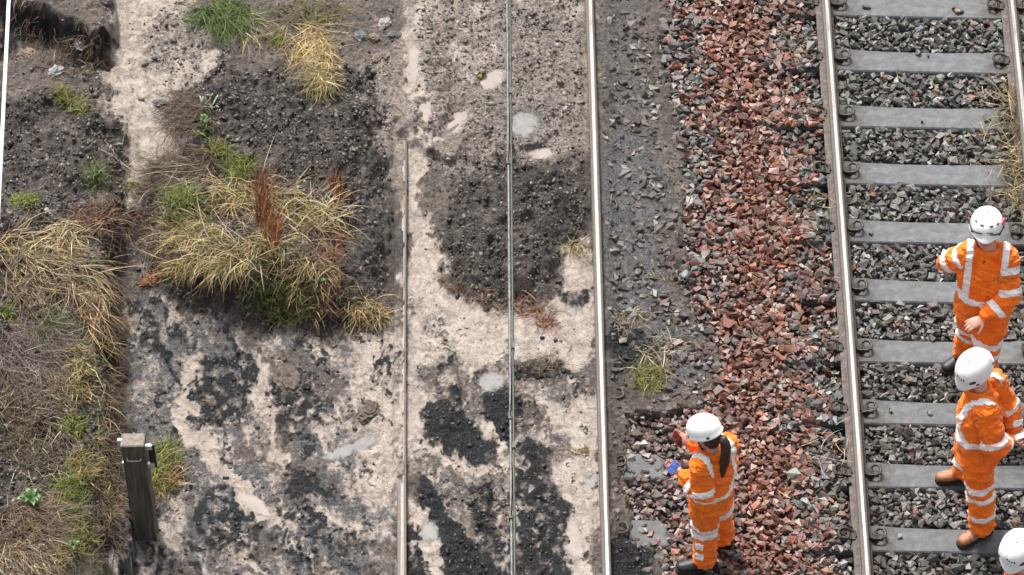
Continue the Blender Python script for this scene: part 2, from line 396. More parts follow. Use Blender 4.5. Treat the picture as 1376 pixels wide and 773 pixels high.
def px_masks(u, v):
    """which kind of mud (and painted undercut shade) shows at photo position (u, v)"""
    a1 = fbm(u/45, v/45, 4, 41); a2 = fbm(u/45, v/45, 4, 47); b1 = fbm(u/13, v/13, 3, 51); b2 = fbm(u/13, v/13, 3, 57)
    c1 = fbm(u/5, v/5, 2, 151); c2 = fbm(u/5, v/5, 2, 157)
    x = u + 30*a1 + 13*b1 + 5*c1; y = v + 30*a2 + 13*b2 + 5*c2
    def P(pts, s=12): return sst(s, -s, sd_poly(x, y, pts))
    def L(pts, w, s=8): return sst(s, -s, sd_line(x, y, pts, w))
    def El(cx, cy, rx, ry, deg=0, s=10): return sst(s, -s, sd_ell(x, y, cx, cy, rx, ry, deg))
    mx = lambda *a: np.maximum.reduce(a)
    # flow that came down on the left
    flow = P([(158, 400), (240, 395), (330, 445), (440, 452), (536, 430), (539, 800), (150, 800)], 16)
    stre = fbm((x*.84-y*.55)/15, (y*.84+x*.55)/85, 5, 63, .6)          # streaks that run down to the right
    stre2 = fbm((x*.84-y*.55)/22, (y*.84+x*.55)/110, 4, 68, .6)
    silt = flow*(0.24+1.45*stre)
    silt = mx(silt, P([(155, -20), (268, -20), (258, 60), (302, 72), (292, 100), (228, 150), (262, 190), (235, 215), (190, 250), (182, 292), (160, 288), (166, 232), (176, 195), (140, 140), (142, 100), (152, 50)])*(.78+.5*b1))
    silt = silt*(1-.62*El(235, 55, 45, 40))
    silt = mx(silt, L([(262, 488), (248, 560), (300, 640), (352, 692), (385, 706)], 12), L([(345, 478), (356, 560), (376, 610)], 8), L([(470, 606), (540, 566)], 10)*.9,
              .8*P([(455, 440), (538, 430), (540, 690), (500, 700), (470, 640), (480, 560)], 22), .75*El(430, 570, 35, 18, 20), .7*L([(410, 690), (520, 720)], 9), .7*L([(215, 600), (235, 700), (200, 770)], 12))
    silt = mx(silt, L([(556, 195), (560, 300), (578, 400)], 13, 5)*.97, P([(546, 330), (600, 318), (592, 380), (640, 412), (700, 436), (758, 392), (752, 328), (792, 330), (802, 400), (805, 480), (765, 508), (690, 470), (640, 508), (600, 492), (548, 490)], 9),
              L([(556, 480), (554, 610)], 13), L([(562, 690), (600, 775)], 22, 10), P([(700, 515), (760, 545), (803, 515), (812, 705), (775, 700), (745, 640), (765, 590)]),
              L([(776, 700), (782, 800)], 14, 5), L([(560, 596), (600, 612), (642, 637), (670, 634)], 7, 5), L([(655, 560), (672, 600), (683, 640)], 5, 5), L([(578, 640), (600, 682), (628, 725)], 4, 5)*.8,
              .62*P([(668, 560), (690, 620), (660, 773), (690, 773), (720, 680), (700, 560)], 14), .75*El(715, 655, 17, 14), .6*El(720, 715, 22, 20))
    up = P([(545, -30), (795, -30), (800, 205), (690, 230), (600, 235), (545, 190)], 16)
    light = up*(.75 + .5*a1) + .8*P([(455, 90), (545, 60), (545, 270), (500, 260), (450, 180)], 20) + .7*El(235, 55, 45, 45)
    silt = mx(silt, .75*up*sst(-.1, .35, fbm(u/60, v/60, 3, 71))*sst(160, 60, v), L([(556, 55), (556, 125)], 9, 5), El(575, 148, 12, 18), .6*L([(575, 180), (545, 200)], 8))
    black = mx(.95*El(305, 522, 46, 56, 10, 14)*sst(-.35, .25, b1+.4*stre), .8*El(402, 540, 46, 42, 20, 14)*sst(-.4, .25, b1), El(420, 655, 34, 14, 30), .85*El(300, 702, 46, 40, -20, 14)*sst(-.4, .3, b2),
               .7*El(430, 735, 60, 18, 10)*sst(-.3, .3, b1), .6*El(215, 560, 36, 60, 20)*sst(-.1, .4, b2+stre), .55*El(470, 745, 50, 40)*sst(-.2, .3, b1+stre), .7*L([(380, 620), (400, 660)], 10), .6*El(240, 760, 60, 30)*sst(-.2, .3, b2),
               P([(566, 545), (602, 528), (640, 568), (664, 606), (668, 634), (640, 627), (600, 602), (575, 592)], 7), P([(655, 525), (692, 530), (692, 604), (672, 592)], 7), P([(563, 648), (586, 655), (612, 702), (645, 745), (690, 800), (610, 800), (592, 735), (567, 690)], 7),
               .9*P([(690, 600), (732, 598), (746, 650), (766, 682), (768, 800), (690, 800)], 9)*sst(-.6, .2, b1), P([(540, 718), (562, 712), (556, 800), (538, 800)], 6), .75*P([(625, 650), (670, 655), (690, 773), (650, 773)], 12)*sst(-.5, .3, b2),
               .85*P([(818, 726), (880, 728), (888, 800), (815, 800)], 8), P([(815, 440), (860, 450), (880, 490), (815, 500)], 10)*.8, .7*L([(690, 500), (760, 505)], 14)*sst(-.2, .3, b1), .6*El(600, 490, 18, 10), .75*El(765, 402, 25, 9),
               .85*P([(10, -5), (80, 20), (125, 44), (150, 54), (144, 76), (112, 70), (70, 52), (20, 70), (0, 60)], 7))  # last polygon paints the undercut's shade on to the peaty clod face
    black = black*(1-.9*sst(.3, .8, mx(L([(345, 478), (356, 560), (376, 610)], 8), L([(262, 488), (248, 560), (300, 640), (352, 692)], 10))))
    peat = mx(P([(262, 95), (300, 78), (400, 105), (458, 85), (500, 100), (520, 250), (543, 300), (541, 400), (520, 452), (440, 455), (330, 440), (235, 400), (180, 330), (170, 290), (250, 215), (215, 160)], 12),
              P([(590, 300), (615, 225), (680, 215), (788, 225), (797, 335), (752, 340), (730, 402), (645, 405), (597, 372)], 9), P([(-30, 135), (60, 120), (150, 150), (172, 200), (160, 300), (-30, 310)], 10)*.95,
              .9*El(495, 556, 22, 13), .55*El(388, 512, 24, 16), P([(-30, 290), (150, 290), (162, 420), (158, 800), (-30, 800)], 8), .85*El(205, 655, 52, 34), .9*El(724, 496, 32, 18), .6*P([(120, 20), (150, 30), (140, 130), (60, 130)], 12), .55*El(660, 690, 30, 40), .6*El(690, 560, 25, 30))
    peat = peat*np.clip(.72+.75*fbm(u/38, v/38, 3, 201)+.5*b2, 0, 1.0)
    light = light*(1-.6*peat)
    slur = mx(P([(806, 185), (870, 180), (895, 250), (890, 330), (905, 430), (960, 465), (955, 530), (880, 520), (815, 470)], 14), .75*P([(160, 445), (250, 450), (240, 620), (215, 700), (230, 800), (150, 800), (170, 600)], 14), .85*flow*sst(-.35, .25, a2+.6*stre2), .5*El(705, 165, 40, 30), .55*P([(806, -20), (850, -20), (870, 180), (806, 180)], 12))
    moss = mx(P([(60, 430), (140, 440), (150, 600), (150, 800), (70, 800), (90, 620)], 14)*(.55+.6*a2), .7*El(95, 140, 30, 14, 35), .6*El(200, 640, 40, 30), .6*El(30, 272, 25, 12))
    four = P([(548, 470), (690, 480), (806, 500), (815, 800), (545, 800)], 14)
    st4 = fbm((x*.9-y*.4)/12, (y*.9+x*.4)/50, 5, 463, .65)
    silt = mx(silt, four*(.26+1.4*st4)); slur = mx(slur, four*.6*sst(-.2, .3, a1+st4))
    black = mx(black, four*.8*sst(.15, .45, -st4+.3*b1))
    fld = P([(560, 400), (640, 415), (700, 440), (805, 420), (806, 520), (690, 500), (560, 500)], 16)
    st5 = fbm((y*.92-x*.38)/9, (x*.92+y*.38)/75, 5, 563, .65)
    slur = mx(slur, .9*fld*sst(.02, .3, st5)); silt = silt*(1-.55*fld*sst(.05, .35, st5)); black = mx(black, .55*fld*sst(.28, .5, st5))
    black = mx(black, flow*.85*sst(.08, .42, stre2+.3*b2))
    g1 = fbm(u/9, v/9, 4, 501, .7); g2 = fbm(u/7, v/7, 4, 507, .7)
    silt = np.clip(silt, 0, 1); black = np.clip(black, 0, 1)
    pure = L([(556, 195), (560, 300), (570, 420)], 11, 5)
    silt = silt + g1*(.22+2.2*silt*(1-silt))*(1-pure) + .3*silt*stre*(1-pure) - .10*np.abs(g2)*silt
    black = black + g2*(.1+3*black*(1-black))
    peat = np.clip(peat, 0, 1); peat = peat + g1*(.2+1.6*peat*(1-peat))
    slur = np.clip(slur, 0, 1); slur = slur + g2*(.15+1.2*slur*(1-slur))
    return [np.clip(q, 0, 1) for q in (silt, black, peat, slur, light, moss)]

def axis(lo, hi, step, far, c_lo=None):
    core = np.arange(lo, hi, step)
    g = np.cumsum(0.05*1.35**np.arange(0, 22)); g = g[g < far]
    return np.r_[(lo-g)[::-1], core, hi+g]
GX = np.r_[axis(-4.25, 1.75, 0.0102, 60)]
GX = np.unique(np.r_[GX[GX < 1.76], np.arange(1.77, 4.6, .05), GX[GX > 1.75]+2.85])
GY = axis(-3.2, 3.62, 0.0108, 60)
gx, gy = np.meshgrid(GX, GY)
pu, pv = to_plan(gx, gy)
pu_c = np.clip(pu, -500, 2200); pv_c = np.clip(pv, -500, 1400)
hz = height_macro(pu_c, pv_c)
for (a, b, rx, ry, deg, kind) in PUDDLES: pass
ax_, ay_ = to_px(np.stack([gx, gy, hz], -1))
ax_ = np.clip(ax_, -500, 2200); ay_ = np.clip(ay_, -500, 1400)
siltm, blackm, peatm, slurm, lightm, mossm = px_masks(ax_, ay_)
rough_amt = 0.62 + 1.0*peatm + .4*lightm + .25*blackm - .5*siltm*(1-blackm) - .12*slurm
rough_amt = np.clip(rough_amt, .08, 1.5)
wo1 = worley(gx*11+.5*fbm(gx*9, gy*9, 2, 5), gy*11+.5*fbm(gx*9, gy*9, 2, 6), 3); wo2 = worley(gx*24, gy*24, 8)
clod = 0.055*(0.75-wo1) + 0.030*(.6-wo2)
clod = clod*sst(-.35, .3, fbm(gx*3.2, gy*3.2, 3, 14))
fine = 0.026*fbm(gx*16, gy*16, 5, 80, .66) + 0.075*fbm(gx*4.2, gy*4.2, 4, 90, .55)*np.clip(peatm+.35*lightm+.25, 0, 1)
dead = np.clip(1-np.abs(ax_-541)/7, 0, 1)*(ay_ > 190)       # keep the buried rail's line free
flowr = 0.022*fbm((ax_*.84-ay_*.55)/11, (ay_*.84+ax_*.55)/55, 4, 66)*np.clip(siltm+blackm+slurm, 0, 1)
hz = hz + rough_amt*(clod+fine)*(1-dead) + flowr*(1-dead)
hz = np.where((np.abs(gx-XL-GAUGE) < .09), np.minimum(hz, .10), hz)
lo_ = sst(640, 720, ay_)
spill = (.178 + .022*fbm(gx*7, gy*3.3, 3, 300))*(1-lo_) + .12*lo_
hz = np.where((gx > XL-.14) & (gx < XL+.014+.03*fbm(gx*0+3, gy*5, 3, 301)) & (ay_ > 193), np.where(gx > XL-.06, spill, np.clip(hz, .13, spill+.02)), hz)
hz = np.where((gx > XL+.024) & (gx < XL+.05) & (ay_ > 193), np.minimum(hz, .13), hz)
hz = np.where((gx > XL+.03) & (gx < XL+.09) & (ay_ > 195), np.minimum(hz, .135), hz)
# hollows that hold water
PUD = []
for (a, b, rx, ry, deg, kind) in PUDDLES:
    sdp = sd_ell(ax_ + 17*fbm(gx*9, gy*9, 4, 33), ay_ + 17*fbm(gx*9, gy*9, 4, 34), a, b, rx, ry, deg)
    ins = sdp < 0
    z0 = float(np.percentile(hz[ins], 22)) if ins.any() else .1
    k = sst(6, -6, sdp)
    hz = hz + (np.maximum(hz, z0+.004+.01*np.clip(sdp/8, 0, 1.5))-hz)*sst(20, 12, sdp)*(1-k)
    hz = hz*(1-k) + (z0-.010+.004*fbm(gx*20, gy*20, 3, 35))*k
    PUD.append((a, b, rx, ry, deg, kind, z0))
hz = np.where((np.abs(gx-XL-GAUGE) < .09), np.minimum(hz, .10), hz)
def gsample(x, y):
    x = np.asarray(x, float); y = np.asarray(y, float)
    i = np.clip(np.searchsorted(GX, x)-1, 0, len(GX)-2); j = np.clip(np.searchsorted(GY, y)-1, 0, len(GY)-2)
    fx = np.clip((x-GX[i])/(GX[i+1]-GX[i]), 0, 1); fy = np.clip((y-GY[j])/(GY[j+1]-GY[j]), 0, 1)
    return (hz[j, i]*(1-fx)+hz[j, i+1]*fx)*(1-fy)+(hz[j+1, i]*(1-fx)+hz[j+1, i+1]*fx)*fy
def on_ground(px, py, dz=0.0, it=8):
    """world point of the mud surface seen at photo position"""
    z = 0.1
    for _ in range(it):
        P = A(px, py, z); z = z + .6*(float(gsample(P[0], P[1]))-z)
    P = A(px, py, z); return np.array([P[0], P[1], float(gsample(P[0], P[1]))+dz])
nx, ny = len(GX), len(GY)
V = np.stack([gx, gy, hz], -1).reshape(-1, 3)
idx = np.arange(nx*ny).reshape(ny, nx)
Fq = np.stack([idx[:-1, :-1], idx[:-1, 1:], idx[1:, 1:], idx[1:, :-1]], -1).reshape(-1, 4)
one = np.ones(siltm.size)
W1 = np.stack([siltm.ravel(), blackm.ravel(), peatm.ravel(), one], -1); W2 = np.stack([slurm.ravel(), lightm.ravel(), mossm.ravel(), one], -1)
ground = link('ground', np_mesh('ground', V, Fq, True, {'w1': W1, 'w2': W2}), M['mud'])
tag(ground, kind='structure')

# puddles: level sheets whose shore is where the mud rises through them
pname = {'milky': 'puddle', 'blue': 'puddle'}
for (a, b, rx, ry, deg, kind, z0) in PUD:
    n = 40; ang = np.linspace(0, 2*np.pi, n, endpoint=False); c_, s_ = math.cos(math.radians(deg)), math.sin(math.radians(deg))
    k = 1.12+.08*np.sin(ang*3+a)
    ex = rx*k*np.cos(ang)+7*np.cos(ang); ey = ry*k*np.sin(ang)+7*np.sin(ang)
    P = np.array([A(a+ex[i]*c_-ey[i]*s_, b+ex[i]*s_+ey[i]*c_, z0) for i in range(n)])
    cen = A(a, b, z0); V = np.vstack([P, (P+cen)/2, cen[None]]); Ft = []
    for i in range(n):
        j = (i+1) % n; Ft += [(i, j, n+j), (i, n+j, n+i), (n+i, n+j, 2*n)]
    wc = np.r_[np.zeros(n), np.full(n, .75), [1.0]]; o = link('puddle', np_mesh('puddle', V, Ft, True, np.stack([wc, wc, wc, np.ones_like(wc)], -1)), M[kind]); tag(o, kind='structure')

# ------------------------------------------------------------------ sleepers, clips, rails
def sleeper_mesh():
    bm = bmesh.new(); secs = []
    for x, hw, z in ((-1.25, .118, -.012), (-1.2, .13, .0), (-.95, .132, .006), (-.58, .13, .006), (-.5, .124, .0), (-.2, .118, -.006), (.2, .118, -.006), (.5, .124, .0), (.58, .13, .006), (.95, .132, .006), (1.2, .13, .0), (1.25, .118, -.012)):
        secs.append([bm.verts.new((x, y, zz)) for y, zz in ((-hw-.028, -.2), (-hw-.012, z-.03), (-hw, z-.008), (-hw+.01, z), (hw-.01, z), (hw, z-.008), (hw+.012, z-.03), (hw+.028, -.2))])
    for a, b in zip(secs, secs[1:]):
        for k in range(8): bm.faces.new((a[k], a[(k+1) % 8], b[(k+1) % 8], b[k]))
    bm.faces.new(secs[0][::-1]); bm.faces.new(secs[-1])
    bmesh.ops.recalc_face_normals(bm, faces=bm.faces[:])
    return bm_mesh('sleeper', bm)
def clip_mesh():
    bm = bmesh.new()
    bm_tube(bm, [(.028, -.05, .028), (.03, .0, .03), (.033, .045, .034), (.055, .062, .048), (.085, .05, .052), (.095, .0, .05), (.088, -.04, .05), (.06, -.062, .05), (.02, -.055, .045), (-.01, -.03, .036), (-.018, .02, .03)], .0105, 7)
    for v in bm.verts: v.co = Vector((v.co.x*1.15, v.co.y*.85, v.co.z))
    bm_box(bm, (-.004, 0, .026), (.03, .085, .016))
    return bm_mesh('clip', bm, False)
def shoulder_mesh():
    bm = bmesh.new(); bm_box(bm, (.035, 0, .012), (.045, .075, .03)); bm_box(bm, (.06, 0, .006), (.07, .05, .018))
    bmesh.ops.bevel(bm, geom=bm.edges[:], offset=.005, segments=1, affect='EDGES')
    return bm_mesh('shoulder', bm)
SLM, CLM, SHM = sleeper_mesh(), clip_mesh(), shoulder_mesh()
SLM.materials.append(M['sleeper']); CLM.materials.append(M['iron']); SHM.materials.append(M['iron'])
def sleeper(x, y, label, group, jitter):
    t = thing('sleeper', (x+jitter[0], y, 0), label, 'sleeper', group, jitter[1])
    o = bpy.data.objects.new('concrete_block', SLM); C.objects.link(o); o.parent = t
    for rx in (-GAUGE/2, GAUGE/2):
        for s in (-1, 1):
            c = bpy.data.objects.new('shoulder', SHM); C.objects.link(c); c.parent = t
            c.location = (rx+s*.066-jitter[0], 0, .004); c.rotation_euler = (0, 0, 0 if s > 0 else math.pi)
            k = bpy.data.objects.new('clip', CLM); C.objects.link(k); k.parent = c; k.location = (0, 0, 0)
    return t
ordn = ['topmost', 'second', 'third', 'fourth', 'fifth', 'sixth', 'seventh', 'eighth', 'ninth', 'tenth', 'eleventh']
SLEEP_Y = [3.290-0.65*k for k in range(0, 11)]
extra = {5: 'beneath the far worker\'s waist', 6: 'under the far worker\'s dark boot', 8: 'under the rear boot of the brown-booted worker', 9: 'under the front boot of the brown-booted worker'}
for k, y in enumerate(SLEEP_Y[:10]):
    lab = 'grey concrete sleeper of the clear right-hand track, %s from the top edge' % (ordn[k] if k else 'first')
    sleeper(XR+GAUGE/2, y, lab, 'sleepers of the clear track', (random.uniform(-.01, .01), random.uniform(-.006, .006)))
LY = [float(A(845, yy, 0)[1]) for yy in (18, 108, 195, 283, 362, 448, 535, 626, 716)]
for k, y in enumerate(LY):
    lab = {1: 'mud-smeared sleeper end beside the mud-buried track, near the top edge', 7: 'pale sleeper end by the buried track, level with the phone-holding worker\'s chest', 8: 'pale sleeper end by the buried track, lowest one in view'}.get(k)
    if lab is None: lab = 'mud-covered sleeper of the buried track, %s from the top, only its clips showing' % (ordn[k] if k else 'first')
    sleeper(XL+GAUGE/2, y, lab, 'sleepers of the buried track', (random.uniform(-.01, .01), random.uniform(-.006, .006)))
def rail(x, name, label, mat, y0=-30, y1=30):
    half = [(.070, 0), (.070, .011), (.045, .018), (.016, .032), (.009, .06), (.010, .1), (.016, .112), (.033, .122), (.035, .130), (.035, .148), (.030, .156), (.018, .1588)]
    prof = [(-a, b) for a, b in half] + [(a, b) for a, b in half[::-1]]
    ys = np.r_[np.linspace(y0, -4, 6), np.linspace(-3.9, 3.9, 60), np.linspace(4, y1, 6)]
    n = len(prof); V = []; Fc = []
    for i, y in enumerate(ys):
        wob = .003*math.sin(y*1.1+x) if abs(y) < 4 else 0
        V += [(a+wob, y, b) for a, b in prof]
    for i in range(len(ys)-1):
        for k in range(n):
            Fc.append((i*n+k, i*n+(k+1) % n, (i+1)*n+(k+1) % n, (i+1)*n+k))
    o = link(name, np_mesh(name, V, Fc, False), mat); o.location = (x, 0, .011)
    return tag(o, label, 'rail', 'running rails')
rail(XL, 'rail', 'pale rail sunk in silt, vanishing under the mud slip', M['rail_muddy'])
rail(XL+GAUGE, 'rail', 'shiny rail between the silt and the dark mud, right rail of the buried track', M['rail'])
rail(XR, 'rail', 'shiny rail between the red ballast and the grey sleepers', M['rail'])
rail(XR+GAUGE, 'rail', 'rail cut off by the right edge at the top corner', M['rail'])

# overhead line above the buried track, and a cable over the bank
def wire(name, p0, p1, z, r, mat, label, cat):
    a, b = A(*p0, z), A(*p1, z); d = (b-a)/np.linalg.norm(b-a); a2 = a-d*16; b2 = b+d*16
    bm = bmesh.new(); n = 24
    bm_tube(bm, [Vector(a2+(b2-a2)*i/n) for i in range(n+1)], r, 8)
    return tag(link(name, bm_mesh(name, bm, True), mat), label, cat), a, b
cw, ca, cb = wire('contact_wire', (681.5, 20), (685.5, 508), 4.7, .0092, M['wire_grey'], 'light grey overhead wire running down the middle of the buried track', 'wire')
mw, ma, mb = wire('support_wire', (685.6, 20), (689.6, 508), 5.35, .0075, M['wire_dark'], 'dark green overhead wire just right of the light grey one', 'wire')
for t in (-.06, .42, 1.1, 1.35):
    p = ca+(cb-ca)*t; q = A(689.7 if t > 1 else 687.5, to_px(p)[1]-80, 5.35); q = np.array([q[0], p[1], 5.35])
    q[0] = ma[0]+(mb[0]-ma[0])*(p[1]-ma[1])/(mb[1]-ma[1])
    r_ = bmesh.new(); bm_tube(r_, [p, (p+q)/2, q], .004, 6)
    bm_box(r_, p, (.03, .06, .035)); bm_box(r_, q, (.022, .05, .03))
    c = link('dropper', bm_mesh('dropper', r_), M['wire_dark'], cw)
wire('overhead_cable', (12, 0), (.5, 230), 5.6, .0135, M['wire_white'], 'white overhead cable crossing the top left corner', 'cable')

# ------------------------------------------------------------------ ballast
def hull(seed, npts=11):
    r = np.random.default_rng(seed)
    P = np.array([(x, y, z) for x in (-1, 1) for y in (-1, 1) for z in (-1, 1)], float)*.72
    P += r.uniform(-.42, .42, (8, 3)); P = P[:8 if npts > 8 else 7]
    if npts > 9: P = np.vstack([P, r.normal(size=(2, 3))*.75])
    P *= np.array([1.0, .6+.3*r.random(), .5+.25*r.random()])
    bm = bmesh.new()
    for q in P: bm.verts.new(q)
    g = bmesh.ops.convex_hull(bm, input=bm.verts[:])
    bmesh.ops.delete(bm, geom=[v for v in bm.verts if not v.link_faces], context='VERTS')
    bmesh.ops.triangulate(bm, faces=bm.faces[:])
    bm.verts.ensure_lookup_table(); bm.verts.index_update()
    V = np.array([v.co[:] for v in bm.verts]); Fh = np.array([[v.index for v in f.verts] for f in bm.faces]); bm.free()
    return V, Fh
HULLS = [hull(100+i, 7+i % 4) for i in range(44)]
def rot_mats(n, rng, tilt=.5):
    a = rng.uniform(0, 2*np.pi, n); b = rng.normal(0, tilt, n); c = rng.normal(0, tilt, n)
    ca, sa, cb, sb, cc, sc = np.cos(a), np.sin(a), np.cos(b), np.sin(b), np.cos(c), np.sin(c)
    Z = np.zeros((n, 3, 3)); Z[:, 0, 0] = ca; Z[:, 0, 1] = -sa; Z[:, 1, 0] = sa; Z[:, 1, 1] = ca; Z[:, 2, 2] = 1
    X = np.zeros((n, 3, 3)); X[:, 0, 0] = 1; X[:, 1, 1] = cb; X[:, 1, 2] = -sb; X[:, 2, 1] = sb; X[:, 2, 2] = cb
    Y = np.zeros((n, 3, 3)); Y[:, 1, 1] = 1; Y[:, 0, 0] = cc; Y[:, 0, 2] = sc; Y[:, 2, 0] = -sc; Y[:, 2, 2] = cc
    return Z@X@Y
def stones_mesh(name, P, S, Rm, hid, colr, smooth=False):
    Vs, Fs, Cs = [], [], []; off = 0
    for h in range(len(HULLS)):
        s = np.where(hid == h)[0]
        if not len(s): continue
        hv, hf = HULLS[h]
        vv = np.einsum('nij,kj->nki', Rm[s]*S[s][:, None, None], hv)+P[s][:, None, :]
        Vs.append(vv.reshape(-1, 3)); k = len(hv)
        Fs.append((hf[None]+(np.arange(len(s))*k)[:, None, None]+off).reshape(-1, 3)); off += len(s)*k
        Cs.append(np.repeat(np.c_[colr[s], np.ones(len(s))], k, 0))
    return np_mesh(name, np.vstack(Vs), np.vstack(Fs), smooth, np.vstack(Cs))
def ballast_z(x, y):
    u, v = to_plan(x, y)
    z = np.where(x > XR, -.012, -.030) + .085*np.exp(-((x-1.62)/.42)**2) + .012*fbm(x*3, y*3, 2, 4)
    z = np.where(x < 1.3, np.maximum(z, .0 + .015*fbm(x*3, y*3, 2, 4)), z)
    return z
STONE_LIB = []
for i, (hv, hf) in enumerate(HULLS):
    me = np_mesh('ballast_stone', hv, hf); me.materials.append(M['stone']); STONE_LIB.append(me)
def grid_pts(x0, x1, y0, y1, step, rng):
    xs = np.arange(x0, x1, step); ys = np.arange(y0, y1, step*.87); X, Y = np.meshgrid(xs, ys)
    X = X + (np.arange(len(ys)) % 2)[:, None]*step*.5
    return (X+rng.uniform(-.42, .42, X.shape)*step).ravel(), (Y+rng.uniform(-.42, .42, X.shape)*step).ravel()
def in_sleeper(x, y, m=.0, xc=None):
    r = np.zeros(x.shape, bool)
    for yy in SLEEP_Y + [SLEEP_Y[-1]-.65]: r |= (np.abs(y-yy) < .135+m) & (np.abs(x-(XR+GAUGE/2)) < 1.26+m)
    return r
def in_sleeper_l(x, y):
    r = np.zeros(x.shape, bool)
    for yy in LY: r |= (np.abs(y-yy) < .12) & (x < XL+GAUGE/2+1.2)
    return r
def near_rail(x, w=.075):
    r = np.zeros(x.shape, bool)
    for rx in (XL, XL+GAUGE, XR, XR+GAUGE): r |= np.abs(x-rx) < w
    return r
def palette(rng, n, cols, jit=.32):
    c = np.array(cols)[rng.integers(0, len(cols), n)]
    return np.clip(c*np.exp(rng.normal(0, jit, (n, 1)))*np.exp(rng.normal(0, .06, (n, 3))), .005, .8)
RED = [(.26, .108, .075), (.33, .155, .113), (.21, .083, .057), (.38, .215, .17), (.28, .13, .098), (.15, .064, .048), (.31, .113, .06), (.24, .135, .107)]
BROWN = [(.2, .135, .115), (.14, .1, .09), (.27, .19, .165), (.33, .26, .235), (.1, .075, .068), (.25, .15, .125)]
GREY = [(.145, .145, .135), (.1, .1, .095), (.2, .195, .18), (.27, .265, .25), (.07, .07, .066), (.16, .17, .165), (.155, .14, .12), (.12, .13, .135)]
GREY2 = [(.12, .115, .105), (.09, .086, .079), (.155, .148, .136), (.19, .182, .168), (.065, .062, .058), (.13, .122, .108), (.24, .23, .213)]
def make_bed(name, x0, x1, dropz):
    xs = np.arange(x0, x1+.01, .1); ys = np.r_[np.arange(-30, -4, 2), np.arange(-4, 4.6, .1), np.arange(6, 31, 2)]
    X, Y = np.meshgrid(xs, ys); Z = ballast_z(X, Y)-dropz
    I = np.arange(X.size).reshape(X.shape)
    Q = np.stack([I[:-1, :-1], I[:-1, 1:], I[1:, 1:], I[1:, :-1]], -1).reshape(-1, 4)
    return tag(link(name, np_mesh(name, np.stack([X, Y, Z], -1).reshape(-1, 3), Q, True), M['grit']), kind='structure')
M['grit'] = simple('ballast_grit', (.045, .04, .036), .85, 0, .5, 40, .6)
def ballast(name, x0, x1, kind, seed):
    rng = np.random.default_rng(seed)
    bed = make_bed(name, x0, x1, .055)
    Pa, Sa, Ca, La = [], [], [], []
    for layer, (step, dz, smin, smax) in enumerate(((.055, -.04, .029, .043), (.048, -.008, .022, .039), (.08, .010, .023, .041))):
        x, y = grid_pts(x0, x1, -3.3, 3.75, step, rng); n = len(x)
        u, v = to_plan(x, y)
        S = rng.uniform(smin, smax, n)*np.where(rng.random(n) < .12, 1.3, 1.0)*np.where(rng.random(n) < .35, .62, 1)
        z = ballast_z(x, y)+dz+rng.normal(0, .005, n)
        lim = ballast_limit(u, v)
        keep = ~near_rail(x, .085) & (u > 760) & (u < 1440)
        if kind == 'red':
            f = sst(-40, 26, u-lim); keep &= rng.random(n) < f + np.where(layer == 0, .42, .18)*(u > 812)*(v < 545)*sst(-.45, .15, fbm(u/35, v/35, 3, 402))
            keep &= ~(in_sleeper_l(x, y) & (rng.random(n) < .55)) | (x > XL+GAUGE/2+1.2)
            out = u < lim-8; z = np.where(out, gsample(x, y)+S*rng.uniform(-.35, .3, n), z)
        else:
            keep &= x > XR+.08
        isl = in_sleeper(x, y, .006)
        if layer == 2: z = np.where(isl & (rng.random(n) < .02), S*.4, np.where(isl, -9, z))
        edge_cover = (x < XR) & isl & (rng.random(n) < (np.where(x < XR-.2, .93, .6) if layer < 2 else 1.0))
        keep &= ~isl | ((layer == 2) & (z > -1)) | edge_cover
        z = np.where(edge_cover & (z < 0), S*.5+.004, z)
        if kind == 'red':
            cen = np.interp(v, [0, 200, 400, 560, 700, 773], [985, 1012, 1022, 1012, 1030, 1040]); wid = np.interp(v, [0, 200, 400, 560, 773], [70, 66, 84, 72, 84])
            pr = np.exp(-((u-cen + 28*fbm(u/50, v/50, 2, 9))/wid)**2)
            isred = rng.random(n) < pr*.98
            pb = sst(520, 560, v)*sst(1010, 930, u)
            col = np.where(isred[:, None], palette(rng, n, RED, .26), np.where((rng.random(n) < .3+.5*pb)[:, None], palette(rng, n, BROWN, .24), palette(rng, n, GREY, .24)))
            muddy = sst(25, -20, u-lim)[:, None]*.75
            col = col*(1-muddy)+np.array([.11, .094, .085])*np.exp(rng.normal(0, .35, (n, 1)))*muddy
        else:
            col = np.where((rng.random(n) < .025)[:, None], palette(rng, n, RED, .2), palette(rng, n, GREY2, .2))
        k = np.where(keep)[0]
        Pa.append(np.stack([x, y, z], -1)[k]); Sa.append(S[k]); Ca.append(col[k]); La.append(np.full(len(k), layer))
    P = np.vstack(Pa); S = np.concatenate(Sa); Cc = np.vstack(Ca); Ly = np.concatenate(La)
    n = len(P); Rm = rot_mats(n, rng, .3); hid = rng.integers(0, len(HULLS), n)
    u, v = to_px(P); vis = (u > 5) & (u < 1371) & (v > 5) & (v < 768)
    score = S*(Ly+.4)*vis; big = np.argsort(-score)[:300]; rest = np.setdiff1d(np.arange(n), big)
    tag(link('loose_ballast', stones_mesh('loose_ballast', P[rest], S[rest], Rm[rest], hid[rest], Cc[rest]), M['stones'], bed), kind='stuff')
    for i in big:
        o = bpy.data.objects.new('ballast_stone', STONE_LIB[hid[i]]); C.objects.link(o); o.parent = bed
        Mx = Matrix([list(Rm[i][r]*S[i]) + [P[i][r]] for r in range(3)] + [[0, 0, 0, 1]])
        o.matrix_local = Mx; o.color = (*Cc[i], 1)
    return n
nb1 = ballast('red_ballast_shoulder', .72, XR+.02, 'red', 21)
nb2 = ballast('grey_ballast_bed', XR+.02, 5.3, 'grey', 22)
print("stones", nb1, nb2)
